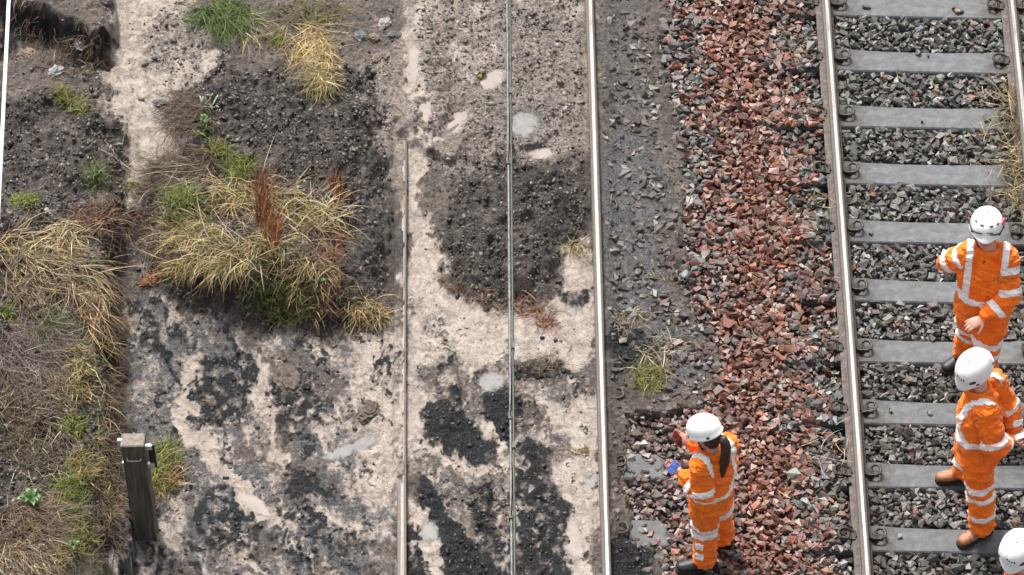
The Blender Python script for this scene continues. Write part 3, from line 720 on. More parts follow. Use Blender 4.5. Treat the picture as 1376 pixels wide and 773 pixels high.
# ------------------------------------------------------------------ crumbs of mud and pebbles lying on the slip
def crumbs():
    rng = np.random.default_rng(5)
    x, y = grid_pts(-4.2, 1.25, -3.15, 3.55, .029, rng); n = len(x)
    z = gsample(x, y); u, v = to_px(np.stack([x, y, z], -1))
    si, bl, pe, sl, li, mo = px_masks(u, v)
    cl = fbm(x*4, y*4, 3, 14)
    dens = .16 + 1.1*pe + .8*li + .25*bl - .25*si*(1-.6*bl) + .02*sl
    keep = (rng.random(n) < np.clip(dens*(.75+1.1*cl), .015, .95)) & ~near_rail(x, .08) & (u < 900)
    keep &= ~((np.abs(x-XL) < .14) & (v > 190) & (v < 800) & (rng.random(n) < .85))
    for (a, b, rx, ry, deg, kind, z0) in PUD: keep &= sd_ell(u, v, a, b, rx, ry, deg) > 2
    k = np.where(keep)[0]
    S = rng.lognormal(-4.5, .46, n)[k]; S = np.clip(S, .004, .032)
    col = palette(rng, n, [(.06, .05, .046), (.1, .086, .08), (.15, .13, .12), (.2, .172, .158), (.035, .03, .028), (.28, .245, .225)], .25)
    pal = palette(rng, n, [(.3, .26, .235), (.2, .175, .16), (.12, .105, .098), (.4, .35, .32)], .2)
    drk = palette(rng, n, [(.055, .043, .036), (.09, .072, .06), (.135, .11, .094), (.033, .026, .021), (.2, .165, .142)], .22)
    blk = palette(rng, n, [(.03, .03, .033), (.06, .06, .064), (.1, .095, .092), (.015, .015, .016)], .25)
    r = rng.random(n)[:, None]
    col = np.where(r < pe[:, None]*.8, drk, np.where(r < (li*.8)[:, None], pal, col)); col = np.where(bl[:, None] > .5, blk, col)
    P = np.stack([x, y, z], -1)[k]; P[:, 2] -= S*.05
    me = stones_mesh('mud_crumbs', P, S, rot_mats(len(k), rng, .8), rng.integers(0, len(HULLS), len(k)), col[k], True)
    o = link('mud_crumbs', me, M['stones']); tag(o, 'loose crumbs of mud and small stones strewn over the slip', 'mud', kind='stuff')
    print('crumbs', len(k))
crumbs()
def lump(name, px, py, r, seed, col, label, cat, sink=.45, group=None, flat=.7):
    bm = bmesh.new(); bmesh.ops.create_icosphere(bm, subdivisions=4, radius=1)
    V = np.array([v.co[:] for v in bm.verts]); rr = np.array(r)*(.8 if name == 'stone' else 1)
    n = perlin3(V, 1.4, seed)*.4+perlin3(V, 3.7, seed+3)*.26+perlin3(V, 8, seed+6)*.17+perlin3(V, 17, seed+8)*.1
    V = V*(1+n)[:, None]*np.array([rr[0], rr[1], rr[2]*flat])
    for v, q in zip(bm.verts, V): v.co = q
    o = link(name, bm_mesh(name, bm, False), col); P = on_ground(px, py); o.location = Vector((P[0], P[1], P[2]+rr[2]*flat*(1-2*sink))); o.rotation_euler = (0, 0, seed)
    return tag(o, label, cat, group)
M['clod'] = simple('mud_clod', (.05, .042, .037), .85, 0, .6, 26, .8)
M['clod_brown'] = simple('brown_clod', (.085, .067, .054), .85, 0, .6, 30, .8)
M['stone_pale'] = simple('pale_stone', (.22, .215, .21), .7, 0, .4, 18, .5)
M['stone_rust'] = simple('rusty_stone', (.15, .105, .075), .7, 0, .45, 18, .5)
M['stone_slate'] = simple('slate_stone', (.085, .088, .093), .6, 0, .5, 18, .5)
lump('mud_clod', 494, 556, (.11, .08, .07), 1, M['clod_brown'], 'brown mud clod lying on the pale silt left of the buried rail', 'clod')
lump('mud_clod', 386, 512, (.14, .1, .08), 2, M['clod_brown'], 'large rounded brown clod among the black patches below the grass tussock', 'clod')
lump('mud_clod', 724, 497, (.16, .09, .08), 3, M['clod'], 'dark clod with straw beside the overhead wire on the silt', 'clod')
lump('mud_clod', 418, 628, (.075, .05, .04), 5, M['clod_brown'], 'small brown clod below the blue puddle on the flow', 'clod')
for i, (x, y, r, k, lb) in enumerate([(516, 33, (.085, .05, .05), 'stone_pale', 'pale whitish stone near the top centre of the heap'), (503, 52, (.06, .05, .045), 'stone_rust', 'rust-brown stone just below the pale stone near the top'), (530, 48, (.07, .04, .04), 'stone_slate', 'slate grey stone right of the rust-brown stone near the top'),
        (508, 78, (.06, .045, .04), 'stone_rust', 'tan stone with a straw on it near the top of the heap'), (485, 50, (.07, .06, .05), 'stone_slate', 'dark round stone left of the rust-brown stone near the top'), (38, 76, (.11, .08, .07), 'stone_rust', 'ochre stone under the dark hollow in the top left corner'),
        (75, 98, (.09, .06, .06), 'stone_pale', 'pale stone in the rubble below the ochre stone at top left'), (108, 62, (.08, .05, .04), 'stone_slate', 'slate stone below the undercut clod at top left'), (215, 140, (.07, .05, .05), 'stone_slate', 'blue-grey stone in the pale silt channel'), (385, 495, (.04, .03, .03), 'stone_pale', 'small pale stone on top of the large rounded brown clod')]):
    lump('stone', x, y, r, 20+i, M[k], lb, 'stone', .42, None, .8)

# ------------------------------------------------------------------ grass, straw, moss
STRAW = [(.4, .29, .115), (.32, .22, .08), (.48, .37, .17), (.24, .155, .055), (.37, .28, .13), (.52, .43, .24)]
DULL = [(.15, .104, .056), (.22, .158, .088), (.09, .062, .035), (.27, .205, .12), (.06, .041, .025)]
GREEN = [(.06, .1, .016), (.085, .13, .022), (.045, .072, .013), (.12, .155, .035), (.035, .058, .014)]
OLIVE = [(.11, .105, .024), (.155, .135, .032), (.07, .068, .017), (.2, .165, .05)]
RUST = [(.19, .07, .03), (.26, .1, .04), (.13, .05, .025), (.32, .15, .06)]
ROOT = [(.055, .033, .022), (.085, .054, .034), (.035, .022, .015), (.14, .09, .052)]
PALE = [(.5, .43, .3), (.4, .34, .24), (.58, .52, .4)]
LIME = [(.19, .21, .022), (.24, .245, .035), (.14, .165, .02), (.11, .125, .02)]
class Blades:
    def __init__(s): s.V = []; s.F = []; s.C = []; s.o = 0
    def add(s, base, az, el, ln, wd, droop, curl, cols, rng, segs=5, clear=.004, lift=True):
        n = len(base); P = base.copy(); pts = [P.copy()]; a = az.copy(); e = el.copy()
        for i in range(segs):
            st = ln/segs
            P = P + np.stack([np.cos(a)*np.cos(e), np.sin(a)*np.cos(e), np.sin(e)], -1)*st[:, None]
            if lift: P[:, 2] = np.maximum(P[:, 2], gsample(P[:, 0], P[:, 1])+clear*(1+rng.random(n)*4))
            pts.append(P.copy()); e = e-droop/segs*(.6+.8*i/segs); a = a+curl/segs
            e = np.maximum(e, -1.45)
        pts = np.stack(pts, 1); k = segs+1
        t = np.linspace(0, 1, k); w = np.maximum(.12, 1-t**2.2)*np.minimum(1, .55+t*2)
        sv = np.stack([-np.sin(a), np.cos(a), rng.normal(0, .35, n)], -1); sv /= np.linalg.norm(sv, axis=1)[:, None]
        off = sv[:, None, :]*(w[None, :, None]*wd[:, None, None]*.5)
        V = np.stack([pts-off, pts+off], 2).reshape(n, k*2, 3)
        q = np.array([[2*i, 2*i+1, 2*i+3, 2*i+2] for i in range(segs)])
        s.F.append((q[None]+(np.arange(n)*k*2)[:, None, None]+s.o).reshape(-1, 4)); s.o += n*k*2
        s.V.append(V.reshape(-1, 3)); s.C.append(np.repeat(np.c_[cols, np.ones(n)], k*2, 0))
    def build(s, name, parent=None):
        return link(name, np_mesh(name, np.vstack(s.V), np.vstack(s.F), True, np.vstack(s.C)), M['blades'], parent)
def spots_px(rng, n, px, py, rx, ry, deg=0, ring=1.0):
    r = np.sqrt(rng.random(n))*ring; t = rng.uniform(0, 2*np.pi, n); a = math.radians(deg)
    ex, ey = rx*r*np.cos(t), ry*r*np.sin(t)
    u = px+ex*math.cos(a)-ey*math.sin(a); v = py+ex*math.sin(a)+ey*math.cos(a)
    z = np.full(n, .12); c = A(px, py, float(on_ground(px, py)[2])); z[:] = c[2]
    def un(u, v, z):
        d = _F[None]+((u-PW/2)/FOC)[:, None]*_R[None]-((v-PH/2)/FOC)[:, None]*_U[None]
        return _C[None]+((z-_C[2])/d[:, 2])[:, None]*d
    for _ in range(6):
        P = un(u, v, z); z = z+.6*(gsample(P[:, 0], P[:, 1])-z)
    P = un(u, v, z); P[:, 2] = gsample(P[:, 0], P[:, 1])-.004
    return P
def tuft(B, rng, n, px, py, rx, ry, deg, cols, ln, az=None, azs=6.3, el=(.3, 1.2), droop=(.6, 2.2), wd=(.0025, .008), fan=.0, clear=.004, curl=1.2, up=0.0):
    P = spots_px(rng, n, px, py, rx, ry, deg); P[:, 2] += up*rng.random(n)
    c = P.mean(0)
    out = np.arctan2(P[:, 1]-c[1], P[:, 0]-c[0])
    a = (rng.uniform(-np.pi, np.pi, n) if az is None else rng.normal(az, azs, n))
    if fan: a = out+rng.normal(0, fan, n)
    B.add(P, a, rng.uniform(*el, n), rng.uniform(*ln, n), rng.uniform(*wd, n), rng.uniform(*droop, n), rng.normal(0, curl, n), palette(rng, n, cols, .2), rng, clear=clear)
rg = np.random.default_rng(77)
DN, LF, RT = -math.pi/2, math.pi, 0.0
def plant(name, px, py, label, cat, parts, group=None):
    """parts: {part name: [tuft argument dicts]}"""
    P = on_ground(px, py); t = thing(name, P, label, cat, group)
    for pn, tl in parts.items():
        B = Blades()
        for d in tl: tuft(B, rg, **d)
        o = B.build(pn, t); o.location = Vector((-P[0], -P[1], -P[2]))
    return t
def T(n, px, py, rx, ry, cols, ln, deg=0, **k): return dict(n=n, px=px, py=py, rx=rx, ry=ry, deg=deg, cols=cols, ln=ln, **k)
plant('root_fringe', 110, 55, 'dark roots fringing the undercut clod above the hollow at top left', 'roots', {'roots': [T(300, 115, 52, 40, 10, ROOT, (.05, .16), deg=28, az=DN, azs=.9, el=(-.6, .5), droop=(.6, 1.8)), T(160, 45, 18, 34, 9, ROOT, (.05, .16), deg=25, az=DN, azs=.9, el=(-.6, .5), droop=(.6, 1.8)), T(160, 100, 92, 45, 16, ROOT+DULL, (.06, .2), el=(-.1, .6))]})
plant('root_mat', 160, 300, 'dark tangled roots between the straw mat and the big tussock', 'roots', {'roots': [T(520, 165, 300, 40, 20, ROOT+RUST[2:3], (.08, .26), az=DN, azs=1.3, el=(-.1, .6)), T(260, 130, 295, 30, 18, RUST[2:]+ROOT, (.06, .2)), T(60, 175, 330, 45, 35, PALE+DULL, (.1, .3), el=(0, .6), wd=(.002, .005))]})
# the big tussock on the heap
plant('grass_tussock', 335, 345, 'large messy tussock of straw-coloured grass on the slip heap left of the rail', 'grass', {
    'straw_blades': [T(210, 330, 270, 45, 25, STRAW, (.15, .36), az=DN-.7, azs=1.2, el=(.1, 1.0), droop=(.8, 2.6), up=.08),
                     T(330, 262, 318, 42, 22, STRAW+OLIVE[:2]+DULL[1:2], (.12, .3), az=LF+.8, azs=.9, el=(.1, .8), droop=(.8, 2.2), up=.06),
                     T(330, 285, 362, 55, 12, STRAW+OLIVE[:2]+DULL[1:2], (.14, .32), az=DN-.9, azs=.5, el=(.1, .6), droop=(.8, 2.0), up=.1),
                     T(200, 345, 340, 40, 25, STRAW+OLIVE[:2]+DULL[1:2], (.14, .34), az=DN-.6, azs=1.0, el=(.1, .9), droop=(.8, 2.4), up=.08),
                     T(240, 395, 290, 42, 36, STRAW+OLIVE[:2]+DULL[1:2], (.14, .36), az=DN-.4, azs=1.3, el=(.1, 1.0), droop=(.8, 2.4), up=.08),
                     T(120, 428, 290, 28, 28, STRAW+PALE, (.12, .3), az=.3, azs=1.3, el=(.1, .8), droop=(.6, 2.0), up=.05),
                     T(150, 415, 372, 32, 28, STRAW+DULL, (.1, .26), az=DN, azs=.7, el=(.0, .7), droop=(.8, 2.0), up=.06),
                     T(26, 340, 300, 90, 60, PALE, (.3, .6), az=DN, azs=1.6, el=(.2, .8), droop=(.6, 1.6), wd=(.003, .006))],
    'dry_blades': [T(1100, 345, 330, 100, 65, DULL+ROOT, (.06, .22), el=(.0, .9), droop=(.8, 2.4), up=.02), T(500, 425, 385, 38, 45, DULL+ROOT+RUST, (.06, .2), el=(.0, .7), up=.02), T(240, 225, 330, 28, 22, DULL+ROOT, (.08, .22), az=LF, azs=1.0, el=(0, .6)), T(260, 438, 330, 18, 50, RUST+DULL, (.06, .2), el=(0, .8))],
    'green_blades': [T(380, 243, 270, 24, 13, GREEN[:4]+LIME, (.07, .17), el=(.4, 1.3), up=.05), T(300, 322, 232, 20, 14, GREEN[:4]+LIME, (.08, .18), el=(.4, 1.3), up=.05), T(700, 388, 412, 38, 32, GREEN[2:]+OLIVE, (.05, .15), el=(.2, 1.2), up=.05), T(100, 345, 402, 26, 10, GREEN, (.06, .14), az=DN, azs=1, el=(.2, 1.0)), T(330, 252, 298, 40, 20, OLIVE+GREEN, (.08, .18), up=.03), T(300, 365, 360, 50, 40, OLIVE+GREEN[2:], (.06, .18), up=.03), T(200, 305, 270, 26, 16, OLIVE, (.06, .18), up=.04)]})
plant('dead_grass', 492, 425, 'flat brown dead grass at the foot of the heap, right against the rail', 'grass', {'dry_blades': [T(320, 490, 420, 32, 18, DULL+STRAW[:2], (.06, .16), el=(0, .7), az=DN, azs=1.3), T(120, 475, 440, 50, 9, ROOT, (.06, .2), el=(0, .4))], 'straw_blades': [T(80, 490, 415, 25, 18, STRAW, (.12, .28), az=DN, azs=.8, el=(.1, .9))]})
plant('dock_stems', 352, 268, 'upright rust-red dead dock stems in the middle of the big tussock', 'plant', {'stems': [T(150, 352, 290, 11, 30, RUST, (.12, .32), az=1.6, azs=.6, el=(.7, 1.4), droop=(.0, .6), wd=(.006, .014), up=.15), T(90, 365, 330, 9, 22, RUST, (.1, .25), az=1.4, azs=.7, el=(.6, 1.4), droop=(0, .6), wd=(.006, .012), up=.12)]})
plant('dock_stems', 452, 262, 'thin rust-red dead dock stems on bare dark mud right of the big tussock', 'plant', {'stems': [T(70, 452, 268, 6, 14, RUST, (.1, .26), az=1.3, azs=.5, el=(.7, 1.4), droop=(0, .5), wd=(.005, .011)), T(110, 452, 330, 12, 34, RUST+DULL, (.1, .26), el=(.2, 1.2), wd=(.005, .01))]})
plant('dead_fern', 215, 375, 'small rust-brown fern frond lying left of the big tussock', 'plant', {'frond': [T(170, 213, 372, 30, 6, RUST, (.03, .09), deg=-32, el=(-.1, .4), droop=(0, .6), wd=(.006, .013), up=.05)]})
plant('root_mat', 255, 205, 'dark brown mat of roots overhanging the pale silt channel', 'roots', {
    'roots': [T(800, 258, 150, 34, 30, ROOT, (.08, .26), az=LF+.5, azs=.8, el=(-.2, .6), droop=(.8, 2.2), deg=-35), T(900, 245, 225, 48, 26, ROOT, (.08, .28), az=LF+.7, azs=.8, el=(-.2, .6), droop=(.6, 2.0), deg=-25), T(120, 235, 235, 70, 24, DULL+PALE, (.15, .5), az=LF+.6, azs=.6, el=(-.1, .4), droop=(.2, 1.0), wd=(.003, .006))],
    'green_blades': [T(160, 294, 205, 13, 12, OLIVE+LIME, (.05, .14), el=(.2, 1.2), up=.04), T(60, 272, 172, 8, 14, GREEN, (.05, .12), wd=(.012, .024), el=(0, .9))],
    'leaf_blades': [T(12, 275, 143, 9, 5, [(.4, .45, .35)], (.08, .14), az=0, azs=1.2, wd=(.016, .026), el=(0, .4))]})
plant('grass_tussock', 428, 105, 'rounded clump of yellow grass with long trailing straw near the top', 'grass', {
    'straw_blades': [T(520, 428, 88, 18, 34, STRAW, (.12, .3), az=DN+.15, azs=.5, el=(.0, .9), droop=(.8, 2.2), up=.06), T(160, 405, 50, 26, 34, STRAW, (.2, .5), az=DN+.5, azs=.5, el=(.1, .6), droop=(.4, 1.3)), T(110, 395, 70, 18, 10, STRAW, (.15, .35), az=.1, azs=.6, el=(0, .5))],
    'dry_blades': [T(420, 432, 112, 20, 22, DULL+OLIVE, (.08, .18), az=DN, azs=.8, el=(0, .9), up=.06)],
    'green_blades': [T(240, 415, 15, 55, 14, OLIVE, (.1, .25), az=DN, azs=.9), T(90, 370, 55, 14, 12, LIME+OLIVE, (.08, .16))]})
plant('rush_clump', 305, 30, 'clump of bright green rushes hanging down at the top edge', 'grass', {
    'green_blades': [T(620, 300, 16, 30, 20, GREEN, (.16, .42), az=DN+.45, azs=.45, el=(.0, .8), droop=(.6, 1.6), wd=(.004, .008)), T(160, 275, 20, 14, 14, GREEN, (.1, .24), az=LF+.9, azs=.5, el=(.1, .8))],
    'straw_blades': [T(70, 330, 30, 18, 25, PALE+STRAW, (.14, .34), az=DN+.4, azs=.5, el=(.1, .7))]})
for (x, y, rx, ry, dg, cs, n, ln, lb) in [(95, 138, 30, 10, 38, OLIVE+LIME[2:], 420, (.05, .15), 'olive moss and grass strip on the grey mound at left'), (34, 271, 20, 9, 0, LIME, 260, (.04, .1), 'small yellow-green moss tuft on the grey mound by the left edge'),
        (132, 243, 8, 16, 0, GREEN, 110, (.1, .25), 'thin green grass sprig beside the pale silt channel'), (180, 255, 10, 7, 0, OLIVE, 90, (.05, .12), 'small olive tuft at the mouth of the silt channel')]:
    plant('grass_tuft', x, y, lb, 'grass', {'green_blades': [T(n, x, y, rx, ry, cs, ln, deg=dg)]})
plant('grass_tuft', 868, 512, 'yellow-green grass tuft on dark mud right of the shiny rail', 'grass', {'green_blades': [T(330, 872, 513, 21, 17, LIME+OLIVE, (.05, .14), up=.04), T(80, 868, 498, 16, 12, GREEN, (.05, .12))], 'straw_blades': [T(60, 875, 495, 24, 26, STRAW+PALE, (.1, .28), el=(0, .7)), T(70, 850, 432, 26, 14, DULL+STRAW, (.08, .22), el=(0, .5)), T(60, 900, 460, 30, 14, DULL+PALE, (.08, .24), el=(0, .4))]})
plant('straw_wisp', 776, 335, 'wisp of straw against the shiny rail', 'straw', {'straw_blades': [T(110, 776, 333, 14, 10, STRAW+DULL, (.06, .18), el=(0, .7), az=DN, azs=1.2)]})
plant('straw_wisp', 768, 611, 'tiny yellowish straw wisp on silt at the shiny rail', 'straw', {'straw_blades': [T(70, 780, 608, 16, 4, OLIVE+STRAW+ROOT, (.04, .1), el=(0, .5))]})
plant('straw_wisp', 724, 493, 'straws and roots sticking out of the dark clod by the overhead wire', 'straw', {'straw_blades': [T(40, 735, 492, 22, 11, STRAW+DULL, (.08, .2), el=(.2, 1), up=.08)], 'roots': [T(140, 722, 496, 28, 13, ROOT, (.05, .13), el=(0, 1.0), up=.08)]})
plant('root_tangle', 725, 432, 'red-brown twigs and roots lying at the front of the dark mound', 'roots', {'roots': [T(110, 715, 418, 36, 13, RUST+ROOT, (.06, .24), deg=25, el=(-.1, .4), wd=(.004, .01)), T(90, 640, 398, 60, 8, ROOT+RUST, (.05, .16), deg=25, el=(-.1, .5)), T(60, 735, 435, 14, 8, RUST, (.06, .16))]})
plant('grass_tuft', 205, 640, 'green and yellow grass clump behind the timber post', 'grass', {
    'green_blades': [T(330, 216, 618, 22, 24, LIME+GREEN, (.08, .2), az=.3, azs=1.3, el=(.2, 1.2)), T(240, 212, 652, 22, 16, OLIVE+LIME, (.06, .16))],
    'straw_blades': [T(160, 165, 640, 20, 32, STRAW+OLIVE, (.12, .3), az=LF+.7, azs=.8, el=(.2, 1.1)), T(130, 222, 640, 20, 24, STRAW+RUST, (.08, .22), az=0, azs=1)],
    'roots': [T(420, 180, 672, 40, 20, ROOT+RUST[2:], (.04, .13), el=(0, .8))]})
plant('moss_cushion', 88, 658, 'bright lime moss cushion on the bank level with the post', 'moss', {'moss_blades': [T(420, 90, 658, 16, 16, LIME, (.03, .09), el=(.3, 1.3))]})
plant('moss_cushion', 60, 452, 'dark green moss cushion near the left edge below the straw', 'moss', {'moss_blades': [T(300, 62, 455, 18, 12, GREEN+OLIVE, (.03, .1), el=(.3, 1.3))]})
# overgrown bank along the left edge
def bank_patch(name, x, y, label, parts): return plant(name, x, y, label, 'grass', parts)
bank_patch('straw_mat', 75, 350, 'mat of long straw drooping over the bank at the left edge', {
    'straw_blades': [T(330, 40, 330, 60, 18, STRAW+DULL, (.15, .45), az=-.5, azs=.8, el=(.0, .6), droop=(.5, 1.8)), T(280, 70, 372, 70, 30, STRAW+DULL, (.15, .45), az=-1.0, azs=.8, el=(.0, .7), droop=(.6, 2.0)), T(160, 85, 315, 25, 20, PALE+STRAW, (.12, .3), az=DN, azs=.8, el=(.2, 1.0)), T(110, 122, 410, 14, 45, STRAW+RUST, (.15, .42), az=-1.2, azs=.3, el=(0, .5))],
    'dry_blades': [T(700, 70, 380, 75, 50, DULL+ROOT, (.1, .3), az=-1.0, azs=.8, el=(0, .6)), T(160, 120, 300, 30, 16, RUST+ROOT, (.06, .18))],
    })
plant('grass_tuft', 8, 422, 'bright green tuft at the left edge below the straw mat', 'grass', {'green_blades': [T(120, 8, 422, 10, 12, GREEN+LIME, (.05, .12))]})
plant('grass_tuft', 72, 438, 'dark green tuft on the bank just below the straw mat', 'grass', {'green_blades': [T(180, 72, 438, 16, 16, GREEN, (.06, .15))]})
bank_patch('dead_bracken', 35, 480, 'grey-brown flattened dead stalks on the bank below the straw mat', {'stalks': [T(1100, 35, 470, 50, 50, [(.14, .105, .09), (.085, .06, .05), (.21, .165, .142), (.05, .034, .028)], (.12, .36), az=-1.0, azs=.7, el=(-.05, .4), droop=(0, .8), wd=(.003, .007)), T(600, 30, 540, 55, 40, DULL+ROOT, (.08, .25), el=(-.05, .4))]})
bank_patch('moss_cushion', 95, 515, 'yellow-olive moss and grass cushion in the middle of the bank', {'moss_blades': [T(620, 95, 510, 30, 48, OLIVE+STRAW[3:4]+DULL, (.04, .13), el=(.2, 1.2)), T(300, 98, 575, 20, 14, LIME, (.03, .08), el=(.3, 1.2)), T(200, 110, 495, 14, 40, STRAW+OLIVE, (.08, .22), az=DN, azs=.6)]})
bank_patch('moss_cushion', 103, 650, 'mixed olive and bright green grass at the edge of the ditch, left of the post', {'moss_blades': [T(420, 105, 630, 26, 26, OLIVE+STRAW[:2], (.06, .18), az=-.6, azs=1.2), T(420, 92, 668, 26, 26, GREEN+LIME, (.05, .14)), T(360, 105, 720, 22, 26, LIME+OLIVE, (.05, .16)), T(300, 125, 700, 20, 70, ROOT+OLIVE[2:3], (.06, .2)), T(110, 140, 640, 10, 60, OLIVE+ROOT, (.1, .26), az=DN+.3, azs=.7, el=(0, .7))]})
bank_patch('dead_bracken', 40, 715, 'reddish brown tangle of dead bracken stalks in the lower left corner', {'stalks': [T(1300, 40, 715, 50, 60, RUST[2:3]+DULL+ROOT+[(.16, .108, .082), (.22, .16, .125)], (.1, .34), az=-.7, azs=.8, el=(-.05, .5), droop=(0, .9), wd=(.003, .008)), T(200, 30, 745, 45, 30, STRAW+PALE, (.12, .32), az=-.8, azs=.6, el=(0, .4), wd=(.003, .007))]})
plant('moss_cushion', 40, 705, 'small olive moss cushion among the dead bracken in the lower left', 'moss', {'moss_blades': [T(260, 40, 705, 18, 12, OLIVE, (.03, .08))]})
plant('moss_cushion', 75, 748, 'tiny lime moss spot near the bottom left edge', 'moss', {'moss_blades': [T(200, 75, 748, 12, 9, LIME, (.03, .08))]})
bank_patch('dark_scrub', 60, 610, 'dark peaty scrub in the hollow of the bank, left of the post', {'stalks': [T(700, 50, 600, 55, 35, ROOT+OLIVE[2:3]+DULL[2:3], (.06, .2), el=(0, .8)), T(60, 60, 600, 50, 40, PALE, (.12, .3), az=-1.2, azs=.5, el=(0, .4), wd=(.003, .005))]})
bank_patch('ditch_grass', 148, 560, 'dark trailing roots and grass along the ditch below the bank edge', {'roots': [T(1500, 150, 560, 9, 190, ROOT, (.08, .24), az=-.9, azs=.8, el=(-.4, .6), droop=(.5, 1.8)), T(60, 138, 480, 12, 90, STRAW+OLIVE, (.14, .36), az=-1.2, azs=.4, el=(0, .6))]})
def rosette(px, py, r, n, label):
    P = on_ground(px, py, .03); t = thing('leafy_weed', P, label, 'plant'); rr = np.random.default_rng(int(px))
    for i in range(n):
        a = 2*math.pi*i/n+rr.uniform(-.3, .3); L = r*rr.uniform(.7, 1.15); bm = bmesh.new(); row = []
        for k, (s, w) in enumerate(((0, .008), (.25, .018), (.55, .026), (.8, .018), (1, .003))):
            z = .05*math.sin(s*2.4)+.01; row.append([bm.verts.new((s*L, w*q*L/.11, z+abs(q)*.008)) for q in (-1, 0, 1)])
        for a_, b_ in zip(row, row[1:]):
            for q in (0, 1): bm.faces.new((a_[q], a_[q+1], b_[q+1], b_[q]))
        o = link('leaf', bm_mesh('leaf', bm, True), M['leaf'], t); o.rotation_euler = (0, rr.uniform(-.3, .1), a)
M['leaf'] = simple('weed_leaf', (.06, .13, .035), .45, 0, .35, 20, .2)
rosette(42, 679, .095, 13, 'green leafy weed rosette on the bank in the lower left')
rosette(274, 170, .06, 5, 'bright green leaf weed on the dark root mat')
rosette(98, 742, .07, 5, 'tiny pale green weed near the bottom of the bank')
rosette(427, 386, .06, 4, 'single fresh green sprig in the dark front of the tussock')
M['leaf_yellow'] = simple('fallen_leaf_yellow', (.55, .38, .06), .5, 0, .3)
M['leaf_pale'] = simple('fallen_leaf_pale', (.42, .46, .46), .5, 0, .2)
M['leaf_tan'] = simple('fallen_leaf_tan', (.5, .4, .28), .6, 0, .3)
def leaf(px, py, z, r, mat, label, seed):
    bm = bmesh.new(); n = 14; vs = []
    for i in range(n):
        t = 2*math.pi*i/n; rr = r*(1+.18*math.sin(3*t+seed)+.12*math.sin(5*t))
        vs.append(bm.verts.new((rr*math.cos(t)*1.25, rr*math.sin(t)*.8, .006*math.sin(2*t+seed))))
    c = bm.verts.new((0, 0, .006))
    for i in range(n): bm.faces.new((vs[i], vs[(i+1) % n], c))
    bmesh.ops.solidify(bm, geom=bm.faces[:], thickness=.0015)
    P = A(px, py, z) if z is not None else on_ground(px, py, .012)
    o = link('fallen_leaf', bm_mesh('fallen_leaf', bm, True), M[mat]); o.location = Vector(P); o.rotation_euler = (.15, .1, seed)
    tag(o, label, 'leaf')
leaf(921, 368, .1, .05, 'leaf_pale', 'pale bluish leaf lying on the red ballast beside the dark mud', 1)
leaf(1197, 552, .012, .018, 'leaf_yellow', 'yellow leaf on the sleeper left of the brown-booted worker', 2)
leaf(1249, 555, .012, .017, 'leaf_pale', 'pale fleck on the sleeper right of the yellow leaf', 3)
leaf(1123, 592, .035, .04, 'leaf_tan', 'tan leaf on grey stones left of the clear track', 4)
leaf(500, 431, None, .022, 'leaf_yellow', 'yellow leaf on the dead grass at the foot of the heap', 5)
leaf(645, 104, None, .024, 'leaf_yellow', 'orange-yellow leaf at the milky puddle near the overhead wire', 6)
leaf(137, 380, None, .03, 'leaf_pale', 'white fleck of litter in the ditch at the bank edge', 7)
leaf(862, 358, None, .02, 'leaf_yellow', 'yellow fleck on the dark wet mud right of the shiny rail', 8)
leaf(1287, 14, .012, .04, 'leaf_tan', 'tan leaf on the topmost sleeper of the clear track', 9)
# straw litter over the stones
B = Blades(); rr = np.random.default_rng(9)
def litter(n, u0, u1, v0, v1, z0, cols, ln, wd=(.003, .006)):
    P = np.array([A(rr.uniform(u0, u1), rr.uniform(v0, v1), z0) for _ in range(n)])
    P[:, 2] = z0+rr.uniform(-.004, .012, n)
    B.add(P, rr.uniform(-3.1, 3.1, n), rr.normal(.05, .08, n), rr.uniform(*ln, n), rr.uniform(*wd, n), rr.normal(0, .15, n), rr.normal(0, .8, n), palette(rr, n, cols, .2), rr, lift=False)
litter(45, 900, 1080, 0, 770, .085, STRAW+DULL, (.05, .22)); litter(40, 1060, 1140, 0, 770, .03, STRAW+DULL+RUST, (.05, .22)); litter(60, 1140, 1340, 0, 770, .02, DULL+PALE, (.04, .18), (.002, .004))
litter(170, 1310, 1376, 90, 300, .03, STRAW+DULL+RUST+ROOT, (.06, .2)); litter(14, 1100, 1135, 258, 290, .05, STRAW, (.06, .16)); litter(30, 820, 900, 60, 420, .07, DULL+STRAW, (.05, .2)); litter(10, 1095, 1140, 560, 640, .05, PALE, (.15, .35))
tag(B.build('straw_litter'), 'loose straw and stalks scattered over the ballast and sleepers', 'straw', kind='stuff')
plant_r = thing('grass_tuft', A(1362, 215, .05), 'straw and dark grass tuft over the rail at the right edge', 'grass')
B = Blades(); n = 420; P = np.array([A(rg.normal(1366, 9), rg.uniform(120, 285), .06) for _ in range(n)])
B.add(P, rg.uniform(-3.1, 3.1, n), rg.uniform(0, 1.0, n), rg.uniform(.08, .26, n), rg.uniform(.004, .009, n), rg.uniform(.4, 1.8, n), rg.normal(0, .7, n), palette(rg, n, STRAW+DULL+OLIVE+ROOT, .2), rg, lift=False)
o = B.build('straw_blades', plant_r); o.location = -plant_r.location

